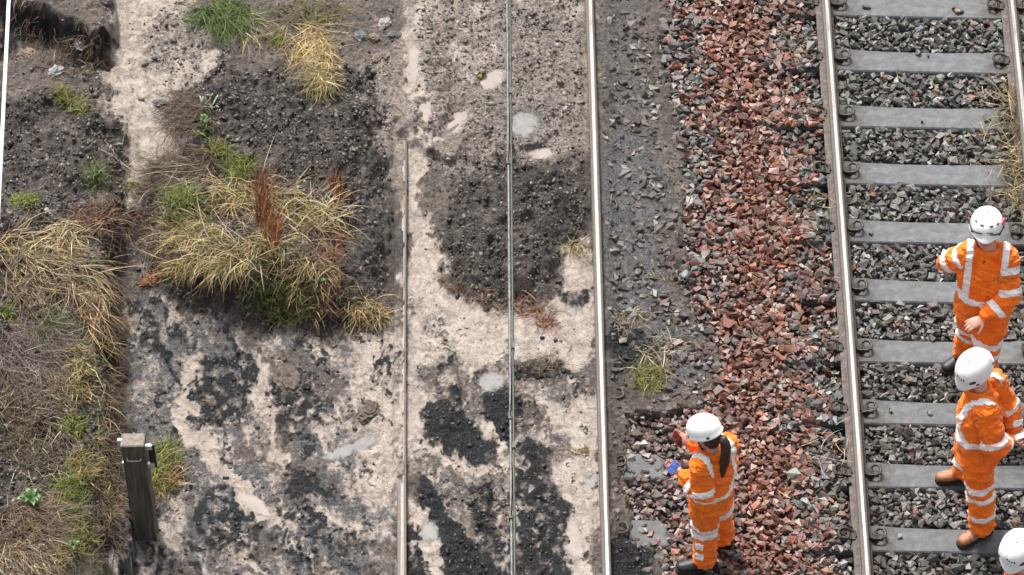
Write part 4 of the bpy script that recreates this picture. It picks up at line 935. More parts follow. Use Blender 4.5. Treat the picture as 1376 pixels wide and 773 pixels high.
# ------------------------------------------------------------------ timber post
pb = A(197, 728, .08); pt = A(178, 603, 1.08)
axis_z = Vector(pt-pb).normalized(); ax = Vector((math.cos(-.05), math.sin(-.05), 0)); ay = axis_z.cross(ax).normalized(); ax = ay.cross(axis_z).normalized()
PM = Matrix((( ax.x, ay.x, axis_z.x, pb[0]), (ax.y, ay.y, axis_z.y, pb[1]), (ax.z, ay.z, axis_z.z, pb[2]), (0, 0, 0, 1)))
post = thing('timber_post', (0, 0, 0), 'weathered dark timber post standing in the mud at lower left', 'post'); post.matrix_world = PM
HL = 1.02
bm = bmesh.new(); bm_box(bm, (0, .06, HL/2-.1), (.165, .125, HL+.2))
bmesh.ops.subdivide_edges(bm, edges=bm.edges[:], cuts=6, use_grid_fill=True)
for v in bm.verts:
    q = np.array([[v.co.x, v.co.y, v.co.z]]); d = .007*float(perlin3(q, 9, 2)[0]); v.co.x += d; v.co.y += d*.7
link('post_shaft', bm_mesh('post_shaft', bm), M['timber'], post)
bm = bmesh.new(); bm_box(bm, (0, .06, HL+.008), (.172, .132, .016)); bmesh.ops.bevel(bm, geom=bm.edges[:], offset=.006, segments=2, affect='EDGES')
link('post_top', bm_mesh('post_top', bm), M['timber_end'], post)
bm = bmesh.new(); bm_box(bm, (.128, .05, HL-.15), (.05, .018, .24)); bmesh.ops.bevel(bm, geom=bm.edges[:], offset=.004, segments=1, affect='EDGES')
br = link('side_plate', bm_mesh('side_plate', bm), M['black_plastic'], post)
for z in (HL-.045, HL-.235):
    bm = bmesh.new(); bm_box(bm, (.108, .042, z), (.055, .03, .045)); bmesh.ops.bevel(bm, geom=bm.edges[:], offset=.005, segments=1, affect='EDGES')
    link('bracket', bm_mesh('bracket', bm), M['pale_metal'], br)
for z, w in ((HL-.06, .05), (HL-.3, .03)):
    bm = bmesh.new(); bm_box(bm, (-.095, .09, z), (w, .03, .1)); bmesh.ops.bevel(bm, geom=bm.edges[:], offset=.005, segments=1, affect='EDGES')
    link('side_fixing', bm_mesh('side_fixing', bm), M['pale_metal'], post)
bm = bmesh.new(); bm_tube(bm, [(-.05, .002, HL-.115), (-.05, -.012, HL-.13), (-.02, -.014, HL-.135), (.02, -.014, HL-.135), (.05, -.012, HL-.13), (.05, .002, HL-.115)], .0045, 6)
link('staple', bm_mesh('staple', bm, True), M['pale_metal'], post)
# ------------------------------------------------------------------ people
def vec(p): return np.asarray(p, float)
def nrm(v): v = vec(v); return v/(np.linalg.norm(v)+1e-12)
class Solid:
    def __init__(s): s.bm = bmesh.new()
    def rings(s, rings):
        R = [[s.bm.verts.new(Vector(p)) for p in r] for r in rings]; n = len(R[0])
        for a, b in zip(R, R[1:]):
            for k in range(n): s.bm.faces.new((a[k], a[(k+1) % n], b[(k+1) % n], b[k]))
        s.bm.faces.new(R[0][::-1]); s.bm.faces.new(R[-1])
    def ell(s, cs, n=18):
        """cs: list of (centre, half-axis a vector, half-axis b vector)"""
        t = np.linspace(0, 2*np.pi, n, endpoint=False)
        s.rings([[vec(c)+vec(a)*math.cos(q)+vec(b)*math.sin(q) for q in t] for c, a, b in cs])
    def limb(s, pts, rad, n=14, sub=4, flat=None):
        pts = [vec(p) for p in pts]; P = []; Rr = []
        for i in range(len(pts)-1):
            p0 = pts[max(i-1, 0)]; p1 = pts[i]; p2 = pts[i+1]; p3 = pts[min(i+2, len(pts)-1)]
            for k in range(sub):
                t = k/sub; P.append(.5*((2*p1)+(-p0+p2)*t+(2*p0-5*p1+4*p2-p3)*t*t+(-p0+3*p1-3*p2+p3)*t**3)); Rr.append(rad[i]*(1-t)+rad[i+1]*t)
        P.append(pts[-1]); Rr.append(rad[-1]); prev = None; cs = []
        for i, p in enumerate(P):
            t = nrm(P[min(i+1, len(P)-1)]-P[max(i-1, 0)])
            if prev is None: prev = nrm(np.cross(t, (0.3, .2, 1.0) if abs(t[2]) < .9 else (1, .1, 0)))
            a = nrm(prev-t*np.dot(prev, t)); prev = a; cs.append((p, a*Rr[i], np.cross(t, a)*Rr[i]))
        t0 = nrm(P[0]-P[1]); t1 = nrm(P[-1]-P[-2])
        c0 = (P[0]+t0*Rr[0]*.55, cs[0][1]*.6, cs[0][2]*.6); c1 = (P[-1]+t1*Rr[-1]*.55, cs[-1][1]*.6, cs[-1][2]*.6)
        s.ell([c0]+cs+[c1], n)
    def mesh(s, name, voxel, smooth=6, folds=None, mat=None, decimate=None):
        bmesh.ops.recalc_face_normals(s.bm, faces=s.bm.faces[:])
        me = bm_mesh('tmp', s.bm); ob = bpy.data.objects.new('tmp', me); C.objects.link(ob)
        md = ob.modifiers.new('r', 'REMESH'); md.mode = 'VOXEL'; md.voxel_size = voxel
        if smooth: sm = ob.modifiers.new('s', 'SMOOTH'); sm.factor = .5; sm.iterations = smooth
        dg = bpy.context.evaluated_depsgraph_get(); dg.update()
        out = bpy.data.meshes.new_from_object(ob.evaluated_get(dg)); out.name = name
        bpy.data.objects.remove(ob); bpy.data.meshes.remove(me)
        n = len(out.vertices); V = np.zeros(n*3, np.float32); out.vertices.foreach_get('co', V); V = V.reshape(-1, 3).astype(float)
        N = np.zeros(n*3, np.float32); out.vertex_normals.foreach_get('vector', N); N = N.reshape(-1, 3).astype(float)
        if folds is not None:
            V = V+N*folds(V, N)[:, None]; out.vertices.foreach_set('co', V.astype(np.float32).ravel())
        out.polygons.foreach_set('use_smooth', np.ones(len(out.polygons), bool)); out.update()
        if mat: out.materials.append(mat)
        return out
def skin_cloth_mats():
    m = NT('orange_hi_vis'); p = m.pos(); n = m.noise(p, 12, 6, .6); g = m.noise(p, 60, 4, .6)
    c = m.ramp(m.math('ADD', m.math('MULTIPLY', n, .6), m.math('MULTIPLY', g, .4)), [(.3, (.66, .1, .006)), (.5, (.9, .18, .009)), (.7, (.98, .225, .013))])
    c = m.mix(m.math('MULTIPLY', m.step(m.noise(p, 5, 7, .68, .6), .5, .68), .45), c, (.2, .085, .028))
    m.col(c).rough(.75).spec(.25); m.bump(g, .25, .004); m.b.inputs['Sheen Weight'].default_value = .15; M['hivis'] = m.m
    M['tape'] = simple('reflective_tape', (.8, .8, .79), .38, .0, .07, 40, .1)
    M['skin'] = simple('skin', (.55, .32, .24), .5, 0, .12, 30, .1)
    m = NT('helmet_white'); p = m.pos(); sm = m.step(m.noise(p, 14, 8, .7, .8), .55, .72)
    m.col(m.mix(m.math('MULTIPLY', sm, .38), (.8, .8, .8), (.42, .38, .33))).rough(m.lin(sm, 0, 1, .3, .6)); M['helmet'] = m.m
    M['hair'] = simple('dark_hair', (.035, .016, .010), .5, 0, .5, 60, .5)
    M['boot_black'] = simple('black_boot', (.018, .018, .02), .5, 0, .4, 30, .4)
    M['boot_brown'] = simple('brown_boot', (.34, .15, .075), .6, 0, .4, 30, .4)
    M['sole'] = simple('boot_sole', (.02, .018, .016), .8)
    M['eye'] = simple('eye_dark', (.02, .015, .012), .2, 0, .1, 10, 0)
    M['lip'] = simple('lip', (.38, .13, .11), .5, 0, .1, 10, 0)
    M['screen'] = simple('phone_screen', (.05, .12, .38), .12, 0, .6, 30, 0)
    M['screen_dark'] = simple('phone_glass', (.012, .012, .018), .1, 0, .3, 10, 0)
    M['maroon'] = simple('maroon_case', (.22, .02, .05), .45)
    M['pink'] = simple('pink_case', (.65, .12, .22), .45)
    M['paper'] = simple('white_paper', (.8, .78, .77), .7, 0, .04)
    M['strap'] = simple('dark_webbing', (.03, .03, .033), .7)
    M['inner'] = simple('dark_lining', (.05, .02, .015), .8)
    M['collar_shirt'] = simple('purple_shirt', (.11, .07, .1), .8)
    M['yellow_lace'] = simple('yellow_cuff', (.75, .42, .06), .7)
skin_cloth_mats()
def seg_dist(P, a, b):
    e = b-a; t = ((P-a)@e)/(e@e); tc = np.clip(t, 0, 1)
    return np.linalg.norm(P-a-tc[:, None]*e, axis=1), t
def patch(me, name, mask_fn, parent, mat, off=.0045, snap=None):
    """a strip of tape that follows the cloth: the cloth's own faces, lifted off it"""
    n = len(me.vertices); V = np.zeros(n*3, np.float32); me.vertices.foreach_get('co', V); V = V.reshape(-1, 3).astype(float)
    N = np.zeros(n*3, np.float32); me.vertex_normals.foreach_get('vector', N); N = N.reshape(-1, 3).astype(float)
    L = np.zeros(len(me.loops), np.int32); me.loops.foreach_get('vertex_index', L); Q = L.reshape(-1, 4)
    cen = V[Q].mean(1); nn = N[Q].mean(1); k = mask_fn(cen, nn)
    if k.sum() < 6: return None
    Q = Q[k]; ids, inv = np.unique(Q.ravel(), return_inverse=True)
    Vo = V[ids]+N[ids]*off; Vi = V[ids]+N[ids]*(off-.006); Qn = inv.reshape(-1, 4); m_ = len(ids)
    # rim so that the tape has an edge
    E = np.sort(np.stack([Qn, np.roll(Qn, -1, 1)], -1).reshape(-1, 2), 1); D = np.stack([Qn, np.roll(Qn, -1, 1)], -1).reshape(-1, 2)
    key = E[:, 0].astype(np.int64)*m_+E[:, 1]; uq, idx, cnt = np.unique(key, return_index=True, return_counts=True)
    bd = D[idx[cnt == 1]]
    if snap is not None:
        fn, lims, axv = snap; bv = np.unique(bd.ravel())
        for li in lims:
            dlt = li-fn(Vo[bv]); ok = np.abs(dlt) < .011
            Vo[bv[ok]] += dlt[ok][:, None]*axv; Vi[bv[ok]] += dlt[ok][:, None]*axv
    rim = np.stack([bd[:, 1], bd[:, 0], bd[:, 0]+m_, bd[:, 1]+m_], -1)
    o = link(name, np_mesh(name, np.vstack([Vo, Vi]), np.vstack([Qn, rim]), True), mat, parent); return o
def hand(S, w, d, nrm_, thumb, curl=.5, sc=1.0):
    d = nrm(d); n = nrm(vec(nrm_)-d*np.dot(nrm_, d)); lat = nrm(np.cross(d, n)); th = lat if np.dot(lat, thumb) > 0 else -lat
    w = vec(w)
    S.ell([(w-d*.05*sc, th*.026*sc, n*.022*sc), (w, th*.028*sc, n*.02*sc), (w+d*.03*sc, th*.037*sc, n*.018*sc), (w+d*.065*sc, th*.043*sc, n*.016*sc), (w+d*.095*sc, th*.041*sc, n*.013*sc), (w+d*.102*sc, th*.03*sc, n*.008*sc)], 14)
    for i, L in enumerate((.074, .084, .078, .06)):
        b = w+d*(.088-.004*abs(i-1.3))*sc+th*(.0315-.021*i)*sc; p = [b-d*.015*sc, b]; a = curl*.55
        for q in (.45, .32, .25):
            dirv = d*math.cos(a)+n*math.sin(a)+th*(.10-.065*i); p.append(p[-1]+nrm(dirv)*L*q*sc); a += curl
        S.limb(p, [.0098*sc, .0098*sc, .0092*sc, .0084*sc, .0074*sc], 8, 2)
    b = w+d*.022*sc+th*.03*sc; d1 = nrm(th*.8+d*.6+n*.35); d2 = nrm(th*.25+d*.85+n*.5)
    S.limb([b-d1*.012*sc, b+d1*.03*sc, b+d1*.045*sc+d2*.018*sc, b+d1*.05*sc+d2*.042*sc], [.014*sc, .0125*sc, .0105*sc, .008*sc], 8, 2)
def build_person(J, label, face, boots='boot_brown', k=1.0, detail=True, hair=False, helmet_mark=True, bands=True, group='workers in orange on the line', shin3=False, has_collar=True, helmet_band=False, open_front=False, upper=False, dots=False):
    J = {a: vec(b) for a, b in J.items()}
    up = np.array([0, 0, 1.0])
    base = (J['anL']+J['anR'])/2; base[2] = min(J['anL'][2], J['anR'][2])-.09
    root = thing('person', base, label, 'person', group)
    def put(name, me, parent=None, mat=None):
        if mat: me.materials.append(mat)
        o = bpy.data.objects.new(name, me); C.objects.link(o); o.parent = parent or root
        if parent is None: o.location = -Vector(base)
        return o
    latS = nrm(J['shR']-J['shL']); latH = nrm(J.get('latH', latS)); spine = nrm(J['neck']-J['pel'])
    frS = nrm(np.cross(spine, latS)); frS = nrm(np.cross(up, latS))
    if np.dot(frS, face) < 0: pass
    latS_h = nrm(latS*[1, 1, .3]); fr = nrm(np.cross(up, latS_h)); latH_h = nrm(latH*[1, 1, 0]); frH = nrm(np.cross(up, latH_h))
    hipL = J['pel']-latH_h*.088*k-up*.03; hipR = J['pel']+latH_h*.088*k-up*.03
    hc = J['head']; f = nrm(face); lt = nrm(np.cross(f, up)); hu = nrm(np.cross(lt, f))
    # ---- body: one skin surface
    S = Solid()
    def torso(S, sc, rows):
        cs = []
        for t, w, d, fo in rows:
            if t <= 1:
                c = J['pel']*(1-t)+J['chest']*t; l_ = nrm(latH_h*(1-t)+latS_h*t)
            else:
                c = J['chest']*(2-t)+J['neck']*(t-1); l_ = latS_h
            b_ = nrm(np.cross(up, l_)); cs.append((c+b_*fo*k, l_*w*k*sc, b_*d*k*sc))
        S.ell(cs, 24)
    torso(S, .8, [(-.35, .15, .1, 0), (0, .165, .12, 0), (.5, .15, .115, 0), (1, .18, .125, 0), (1.55, .18, .105, 0), (1.85, .1, .08, 0), (2.0, .06, .06, 0)])
    for s_ in 'LR':
        S.limb([J['sh'+s_], (J['sh'+s_]+J['el'+s_])/2, J['el'+s_], (J['el'+s_]*.55+J['wr'+s_]*.45), J['wr'+s_]], [.05*k, .045*k, .037*k, .036*k, .026*k])
        hp = hipL if s_ == 'L' else hipR
        S.limb([hp, (hp+J['kn'+s_])/2, J['kn'+s_], J['kn'+s_]*.6+J['an'+s_]*.4, J['an'+s_]], [.08*k, .07*k, .05*k, .05*k, .035*k])
        S.limb([J['an'+s_], J['an'+s_]-up*.04+nrm(J['toe'+s_])*.1], [.035*k, .03*k])
    S.limb([J['neck']-up*.06, J['neck']+up*.02, hc-hu*.03-f*.01], [.06*k, .055*k, .056*k])
    S.ell([(hc+hu*q*k+f*o_*k, lt*a*k, f*b*k) for q, o_, a, b in ((-.122, .05, .018, .02), (-.112, .045, .034, .036), (-.09, .035, .05, .055), (-.05, .02, .066, .08), (0, 0, .075, .095), (.05, -.005, .078, .098), (.09, -.005, .066, .085), (.118, -.005, .03, .04))], 20)
    S.limb([hc+f*.088*k+hu*.012*k, hc+f*.108*k-hu*.02*k, hc+f*.11*k-hu*.032*k], [.011*k, .014*k, .016*k], 8, 2)
    for s_ in (-1, 1): S.limb([hc+lt*.075*s_*k+hu*.02*k, hc+lt*.083*s_*k-f*.005, hc+lt*.076*s_*k-hu*.03*k], [.014, .017, .012], 8, 2)
    for s_ in 'LR':
        hd = J.get('hd'+s_, nrm(J['wr'+s_]-J['el'+s_])); hand(S, J['wr'+s_], hd, J.get('pn'+s_, f), J.get('th'+s_, up), J.get('cu'+s_, .45), k*1.02)
    body = put('body', S.mesh('body', .0058 if detail else .012, 2, None, M['skin']))
    if detail:
        for s_ in (-1, 1):
            bm = bmesh.new(); bmesh.ops.create_uvsphere(bm, u_segments=10, v_segments=8, radius=.013*k)
            for v in bm.verts: v.co = v.co+Vector(hc+f*.084*k+lt*.03*s_*k+hu*.012*k)
            put('eye', bm_mesh('eye', bm, True), None, M['eye'])
        Sm = Solid(); Sm.limb([hc+f*.092*k-hu*.062*k-lt*.022*k, hc+f*.1*k-hu*.064*k, hc+f*.092*k-hu*.062*k+lt*.022*k], [.005, .008, .005], 8, 3)
        put('mouth', bm_mesh('mouth', Sm.bm, True), None, M['lip'])
    # ---- clothes
    sd_ = abs(int(base[0]*100)) % 50
    def folds(V, N):
        q = V*np.array([1.0, 1.0, 1.7]); a = perlin3(q, 6, sd_)*.018+perlin3(q, 14, sd_+4)*.017+perlin3(q, 31, sd_+7)*.006
        r = np.abs(perlin3(V*np.array([1, 1, 2.2]), 11, sd_+11)); return a+.012*(np.clip(.22-r, 0, 1)/.22)**2
    S = Solid()
    torso(S, 1.0, [(-.42, .205, .15, .005), (-.38, .215, .158, .005), (0, .205, .152, .01), (.5, .19, .148, .012), (1, .208, .152, .008), (1.4, .205, .135, 0), (1.72, .16, .108, -.005), (1.95, .088, .085, 0), (2.12, .078, .078, .006)])
    for s_ in 'LR':
        sh, el, wr = J['sh'+s_], J['el'+s_], J['wr'+s_]
        inn = sh*.75+(J['chest']*.25+J['neck']*.75)*.25
        S.limb([inn, sh, (sh+el)/2, el, (el+wr)/2, wr-nrm(wr-el)*.012], [.088*k, .088*k, .08*k, .075*k, .068*k, .052*k], 16)
    jm = S.mesh('jacket', .0072, 3, folds, M['hivis']); jacket = put('jacket', jm)
    if has_collar:
      S = Solid(); S.ell([(J['neck']+up*z+fr*.012, latS_h*r, fr*r*1.05) for z, r in ((-.02, .1), (.0, .106), (.03, .1), (.045, .096), (.045, .08), (.02, .076))], 24)
      put('collar', S.mesh('collar', .009, 3, None, M['hivis']))
    S = Solid()
    S.ell([(J['pel']+up*z*k, latH_h*w*k, frH*d*k) for z, w, d in ((.14, .165, .125), (.05, .185, .14), (-.05, .19, .145), (-.11, .17, .135))], 22)
    for s_, hp in (('L', hipL), ('R', hipR)):
        kn, an = J['kn'+s_], J['an'+s_]
        S.limb([hp, (hp+kn)/2, kn, kn*.5+an*.5, an+up*.0], [.118*k, .11*k, .096*k, .09*k, .086*k], 16)
    tm = S.mesh('trousers', .0072, 3, folds, M['hivis']); trousers = put('trousers', tm)
    # ---- reflective tape
    bones = [(J['chest'], J['neck'], .17, 'T'), (J['pel'], J['chest'], .18, 'T')]
    for s_ in 'LR': bones += [(J['sh'+s_], J['el'+s_], .085, 'U'+s_), (J['el'+s_], J['wr'+s_], .07, 'F'+s_)]
    def owner(P):
        D = np.stack([seg_dist(P, a, b)[0]/r for a, b, r, _ in bones], 1); return np.array([q[3] for q in bones])[D.argmin(1)]
    def axial(a, ax):
        return lambda P: (P-a)@ax
    def tape(me, parent, c, ax, w, cond, name='reflective_band'):
        fn = axial(c, ax)
        return patch(me, name, lambda P, N: cond(P) & (np.abs(fn(P)) < w/2), parent, M['tape'], snap=(fn, (-w/2, w/2), ax))
    for s_ in 'LR':
        sh, el, wr = J['sh'+s_], J['el'+s_], J['wr'+s_]; au, af = nrm(el-sh), nrm(wr-el)
        if upper: tape(jm, jacket, sh+(el-sh)*.3, au, .055, lambda P: owner(P) == 'U'+s_)
        tape(jm, jacket, sh+(el-sh)*.86, au, .055, lambda P: owner(P) == 'U'+s_)
        tape(jm, jacket, el+(wr-el)*.55, af, .05, lambda P: owner(P) == 'F'+s_)
    isT = lambda P: owner(P) == 'T'
    zw = J['pel']*.6+J['chest']*.4; ax_t = nrm(J['chest']-J['pel'])
    tape(jm, jacket, zw, ax_t, .055, isT)
    for sg in (-1, 1): tape(jm, jacket, J['neck']+latS_h*sg*.128*k, latS_h, .052, lambda P: isT(P) & ((P-zw)@ax_t > .026), 'shoulder_strap')
    for s_, hp in (('L', hipL), ('R', hipR)):
        kn, an = J['kn'+s_], J['an'+s_]
        o_kn, o_an = (J['knR'], J['anR']) if s_ == 'L' else (J['knL'], J['anL']); o_hp = hipR if s_ == 'L' else hipL
        def closer(a, b, oa, ob): return lambda P: (seg_dist(P, a, b)[0] < seg_dist(P, oa, ob)[0]) & (seg_dist(P, a, b)[0] < .16)
        tape(tm, trousers, hp+(kn-hp)*.84, nrm(kn-hp), .055, closer(hp, kn, o_hp, o_kn)); tape(tm, trousers, kn+(an-kn)*.14, nrm(an-kn), .055, closer(kn, an, o_kn, o_an))
        if shin3: tape(tm, trousers, kn+(an-kn)*.6, nrm(an-kn), .05, closer(kn, an, o_kn, o_an))
        if dots:
            for q in (.42, .72):
                c_ = kn+(an-kn)*q; ax3 = nrm(an-kn); sdv = nrm(np.cross(ax3, (-.5, -.85, 0)))
                patch(tm, 'reflective_patch', lambda P, N: closer(kn, an, o_kn, o_an)(P) & (np.abs((P-c_)@ax3) < .028) & (np.abs((P-c_)@sdv) < .032) & (N@np.array([-.5, -.85, 0]) > .2), trousers, M['tape'])
    # ---- boots
    for s_ in 'LR':
        an = J['an'+s_]; td = nrm(J['toe'+s_]*[1, 1, 0]); sdv = np.cross(up, td); gz = an[2]-.09
        g = lambda q, z: np.array([an[0], an[1], gz])+td*q+up*z
        S = Solid(); S.ell([(g(q, z), sdv*w, nrm(up)*h_) for q, z, w, h_ in ((-.085, .05, .022, .03), (-.07, .055, .036, .045), (-.02, .065, .042, .055), (.05, .06, .044, .048), (.11, .05, .05, .04), (.165, .045, .048, .036), (.2, .042, .036, .03), (.215, .04, .018, .018))], 16)
        S.limb([g(-.02, .06), g(-.02, .19)], [.052, .056])
        b = put('boot', S.mesh('boot', .008, 3, None, M[boots]))
        bm = bmesh.new(); pr = [(-.09, .02), (-.08, .038), (-.03, .044), (.05, .046), (.12, .054), (.18, .05), (.215, .03), (.224, .0)]
        o2 = [(q, w) for q, w in pr]+[(q, -w) for q, w in pr[::-1][1:]]
        lo = [bm.verts.new(Vector(g(q, .0)+sdv*w)) for q, w in o2]; hi = [bm.verts.new(Vector(g(q, .026)+sdv*w*1.03)) for q, w in o2]
        for i in range(len(o2)): bm.faces.new((lo[i], lo[(i+1) % len(o2)], hi[(i+1) % len(o2)], hi[i]))
        bm.faces.new(lo[::-1]); bm.faces.new(hi); put('sole', bm_mesh('sole', bm), b, M['sole'])
    # ---- helmet
    hcn = hc+hu*.035*k; n = 48; rowsV = []
    def hring(z, s, peak=0, inset=0):
        r = []
        for i in range(n):
            t = 2*math.pi*i/n; cx, sy = math.cos(t), math.sin(t)
            fr_ = max(0, sy)**6; rx, ry = .122*s-inset, .146*s-inset+peak*fr_
            ridge = 1+.03*max(0, math.cos(cx*11))*s*(1 if .2 < s < .96 else 0)
            r.append(hcn+lt*rx*cx*ridge*k+f*ry*sy*ridge*k+hu*(z-.012*fr_*peak/.03)*k)
        return r
    prof = [(-.012, .95, .02, .008), (-.014, 1.03, .03, 0), (-.004, 1.035, .03, 0), (.004, .995, .0, 0), (.03, .98, 0, 0), (.058, .93, 0, 0), (.083, .84, 0, 0), (.104, .7, 0, 0), (.12, .5, 0, 0), (.13, .26, 0, 0), (.133, .05, 0, 0)]
    R = [hring(*p_) for p_ in prof]; V = [q for r in R for q in r]; Fq = []
    for i in range(len(R)-1):
        for j in range(n): Fq.append((i*n+j, i*n+(j+1) % n, (i+1)*n+(j+1) % n, (i+1)*n+j))
    hm = np_mesh('helmet', V, Fq, True); hel = put('helmet', hm, None, M['helmet'])
    def on_shell(az, z):
        """point on the shell: az from the front towards the left of the photo for a front view"""
        s = np.interp(z, [p_[0] for p_ in prof[3:]], [p_[1] for p_ in prof[3:]])
        p_ = hcn+lt*.122*s*math.sin(az)*k+f*.146*s*math.cos(az)*k+hu*z*k; q = nrm(lt*math.sin(az)/.122+f*math.cos(az)/.146+hu*max(0, (z-.01))*9); return p_, q
    def stud(name, az, z, r, mat, sx=1.0):
        p_, q = on_shell(az, z); a = nrm(np.cross(hu, q)); b = np.cross(q, a)
        S = Solid(); S.ell([(p_-q*.006, a*r*sx, b*r), (p_+q*.003, a*r*sx, b*r), (p_+q*.005, a*r*sx*.8, b*r*.8)], 12); put(name, bm_mesh(name, S.bm), hel, mat)
    for az in (-2.3, -.95, .95, 2.3): stud('lamp_clip', az, .006, .011, M['strap'], 1.2)
    if helmet_mark:
        stud('emblem', -.75, .045, .017, M['strap'], 1.6)
        for q in range(4): stud('lettering', -.25+q*.17, .07+.003*q, .0075, M['strap'], .9)
    if helmet_band:
        for az0 in (-1, 1):
            pts = [on_shell(az0*(.25+.16*i), .018+.02*abs(i-4)/4)[0]+on_shell(az0*(.25+.16*i), .02)[1]*.004 for i in range(9)]
            bm = bmesh.new(); bm_tube(bm, pts, .006, 6); put('dark_trim', bm_mesh('dark_trim', bm, True), hel, M['strap'])
        for q in range(3): stud('lettering', -.12-.13*q, .045, .0055, M['strap'])
        for q in (-.9, -.35, .35, .9): stud('vent', q, .088, .006, M['strap'], 2.6)
        S = Solid(); p_, q_ = on_shell(-1.35, .06); S.limb([p_+q_*.0, p_+q_*.012+hu*.03, p_+q_*.008+hu*.055], [.012, .012, .009], 8, 2); put('pink_tag', bm_mesh('pink_tag', S.bm, True), hel, M['pink'])
    bm = bmesh.new(); bm_tube(bm, [hcn+lt*.112*k, hc+lt*.082*k-hu*.05*k+f*.02, hc+lt*.04*k-hu*.118*k+f*.055*k, hc-hu*.13*k+f*.06*k, hc-lt*.04*k-hu*.118*k+f*.055*k, hc-lt*.082*k-hu*.05*k+f*.02, hcn-lt*.112*k], .0055, 6)
    put('chin_strap', bm_mesh('chin_strap', bm, True), hel, M['strap'])
    if hair:
        S = Solid(); S.ell([(hc-f*.035*k+hu*q*k, lt*a*k, f*b*k) for q, a, b in ((-.1, .045, .04), (-.06, .07, .065), (0, .08, .075), (.05, .081, .075))], 16)
        bk = hc-f*.1*k-hu*.03
        S.limb([bk+f*.03, bk-f*.05+hu*.0, bk-f*.075-up*.09+vec(hair)*.02, bk-f*.06-up*.2+vec(hair)*.05, bk-f*.05-up*.31+vec(hair)*.06, bk-f*.05-up*.36+vec(hair)*.06], [.03, .034, .038, .034, .024, .008], 12)
        put('hair', S.mesh('hair', .007, 1, lambda V, N: .006*perlin3(V*np.array([1, 1, .2]), 60, 3), M['hair']))
    return root, body, jacket, jm, hel, dict(fr=fr, lat=latS_h, up=up, f=f, hu=hu, lt=lt, put=put)
def phone(name, c, u, v, size, mats, label):
    u = nrm(u); n_ = nrm(np.cross(u, v)); n_ = n_ if n_[2] > 0 else -n_; v = np.cross(n_, u); t = thing(name, c, label, 'phone')
    t.matrix_world = Matrix(((u[0], v[0], n_[0], c[0]), (u[1], v[1], n_[1], c[1]), (u[2], v[2], n_[2], c[2]), (0, 0, 0, 1)))
    bm = bmesh.new(); bm_box(bm, (0, 0, 0), (*size, .01)); bmesh.ops.bevel(bm, geom=bm.edges[:], offset=.003, segments=2, affect='EDGES'); link('case', bm_mesh('case', bm), mats[0], t)
    bm = bmesh.new(); bm_box(bm, (0, 0, .0055), (size[0]*.9, size[1]*.92, .002)); link('screen', bm_mesh('screen', bm), mats[1], t)
# worker with two phones, on the red ballast
J1 = dict(pel=A(957, 662, .84), chest=A(960, 631, 1.11), neck=A(958, 607, 1.345), head=A(949, 584, 1.50),
          shL=A(941, 628, 1.29), shR=A(977, 598, 1.29), elL=A(946, 664, 1.06), wrL=A(916, 638, 1.13), elR=A(953, 603, 1.10), wrR=A(927, 594, 1.24),
          knL=A(947, 706, .46), anL=A(948, 752, .13), knR=A(966, 680, .46), anR=A(970, 722, .13), toeL=(-.85, -.15, 0), toeR=(-.9, .3, 0), latH=(.5, .8, 0),
          hdL=(-.85, .35, .25), pnL=(.1, .3, .9), thL=(.3, .9, .2), hdR=(-.9, .25, .3), pnR=(-.1, -.6, .6), thR=(0, .2, 1), cuL=.5, cuR=.55)
r1 = build_person(J1, 'person in white helmet and orange hi-vis with dark ponytail, holding phones on the red ballast', (-.72, .52, -.42), 'boot_black', .96, True, hair=(.25, -.5, 0), helmet_mark=False, dots=True)
phone('phone', A(905, 628, 1.19), (-.75, .55, .3), (.5, .6, .5), (.062, .1), (M['pink'], M['screen']), 'phone with blue screen and pink case in the left hand of the ponytailed worker')
phone('phone', A(910, 590, 1.29), (-.5, -.1, .75), (.3, .8, .3), (.135, .07), (M['maroon'], M['screen_dark']), 'dark phone in maroon case in the raised hand of the ponytailed worker')
# far worker facing the camera
J2 = dict(pel=A(1322, 405, .9), chest=A(1326, 366, 1.2), neck=A(1328, 336, 1.44), head=A(1325, 309, 1.60),
          shL=A(1352, 346, 1.385), shR=A(1304, 341, 1.385), elL=A(1357, 398, 1.12), wrL=A(1322, 428, .99), elR=A(1273, 352, 1.20), wrR=A(1300, 372, 1.05)+np.array([0, .16, 0]),
          knL=A(1325, 466, .5), anL=A(1322, 522, .09), knR=A(1305, 440, .5), anR=A(1296, 474, .09), toeL=(-.3, -.95, 0), toeR=(-.75, -.6, 0), latH=(-.98, .15, 0),
          hdL=(-.85, -.35, -.2), pnL=(.2, .5, -.8), thL=(-.2, -.6, .6), hdR=(.8, .1, -.4), pnR=(0, 1, 0), thR=(0, 0, 1), cuL=.5)
r2 = build_person(J2, 'person in white helmet and orange hi-vis facing the camera, one elbow out, rearmost', (-.14, -.97, .10), 'boot_black', 1.04, True, helmet_mark=False, helmet_band=True, upper=True, has_collar=False)
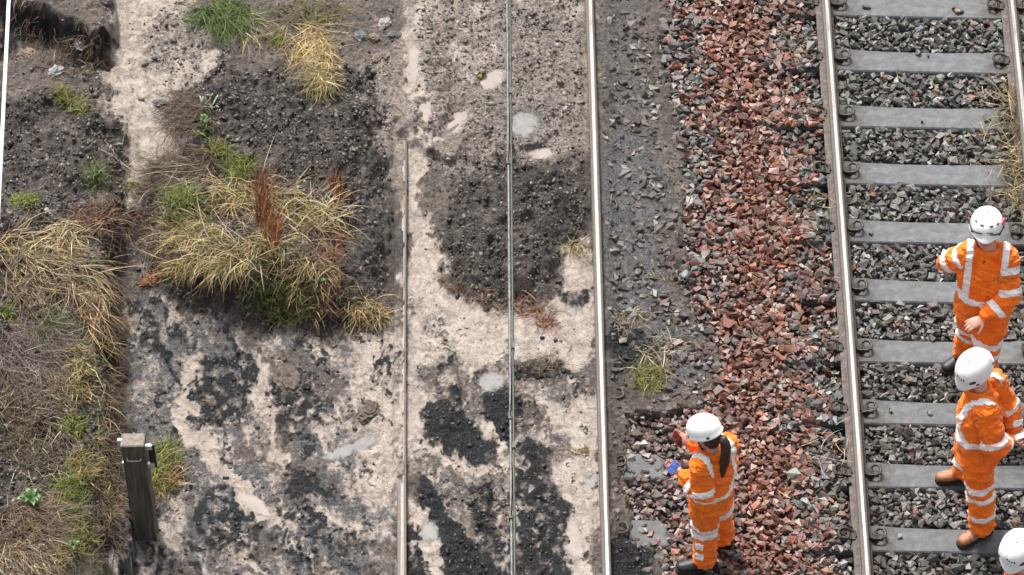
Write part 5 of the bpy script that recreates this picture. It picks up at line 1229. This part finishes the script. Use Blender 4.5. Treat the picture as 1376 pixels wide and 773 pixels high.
# worker in brown boots, hands behind the back
J3 = dict(pel=A(1317, 592, .92), chest=A(1318, 554, 1.2), neck=A(1316, 524, 1.45), head=A(1311, 497, 1.60),
          shL=A(1324, 552, 1.385), shR=A(1334, 512, 1.40), elL=A(1337, 600, 1.11), wrL=A(1354, 592, 1.0), elR=A(1357, 550, 1.12), wrR=A(1360, 584, .98),
          knL=A(1317, 656, .5), anL=A(1320, 708, .09), knR=A(1303, 590, .5), anR=A(1297, 633, .09), toeL=(-.8, -.55, 0), toeR=(-1, -.1, 0), latH=(.15, .95, 0),
          hdL=(.75, .35, .1), pnL=(.3, .2, .9), thL=(0, .6, .6), hdR=(.2, -.75, .1), pnR=(.6, 0, .6), thR=(.7, 0, .5), cuL=.5, cuR=.5)
r3 = build_person(J3, 'person in brown boots and orange hi-vis, hands behind back, astride two sleepers', (-.6, -.62, -.5), 'boot_brown', 1.06, True, shin3=True)
# nearest worker, only the helmet in view
dx = A(1367, 745, 1.57)-J3['head']; J4 = {a: (vec(b)+dx if a[:2] in ('pe', 'ch', 'ne', 'he', 'sh', 'el', 'wr', 'kn', 'an') else b) for a, b in J3.items()}
for q in J4:
    if q[:2] in ('pe', 'ch', 'ne', 'he', 'sh', 'el', 'wr', 'kn', 'an'): J4[q] = J4[q]-np.array([0, 0, dx[2]])
build_person(J4, 'person of whom only the white helmet and orange collar show at the bottom right corner', (-.35, -.8, -.35), 'boot_brown', 1.04, False)
# small kit
bm = bmesh.new(); pc = J3['wrR']*.5+J3['wrL']*.5+np.array([.05, -.04, .05]); bm_box(bm, (0, 0, 0), (.11, .04, .004)); o = link('folded_paper', bm_mesh('folded_paper', bm), M['paper']); o.location = Vector(pc); o.rotation_euler = (.3, -.15, .3)
tag(o, 'folded white paper held behind the back of the brown-booted worker', 'paper')
fr2, lat2, put2 = r2[5]['fr'], r2[5]['lat'], r2[5]['put']
S = Solid(); gc = A(1329, 359, 1.27)-_F*.045
fw = np.array([-.1, -.99, 0])
bm = bmesh.new(); bm_tube(bm, [J2['neck']+fw*.09+np.array([-.02, 0, -.03]), A(1308, 365, 1.22)+fw*.05, A(1306, 405, .95)+fw*.05], .006, 6)
put2('zip', bm_mesh('zip', bm, True), None, M['inner'])

S = Solid(); S.ell([(gc+fw*q, np.array([.075, 0, -.02])*w, np.array([0, 0, .03])*w) for q, w in ((-.06, .6), (.0, 1), (.02, .8), (.03, .4))], 16)
put2('chest_pouch', bm_mesh('chest_pouch', S.bm, True), None, M['inner'])
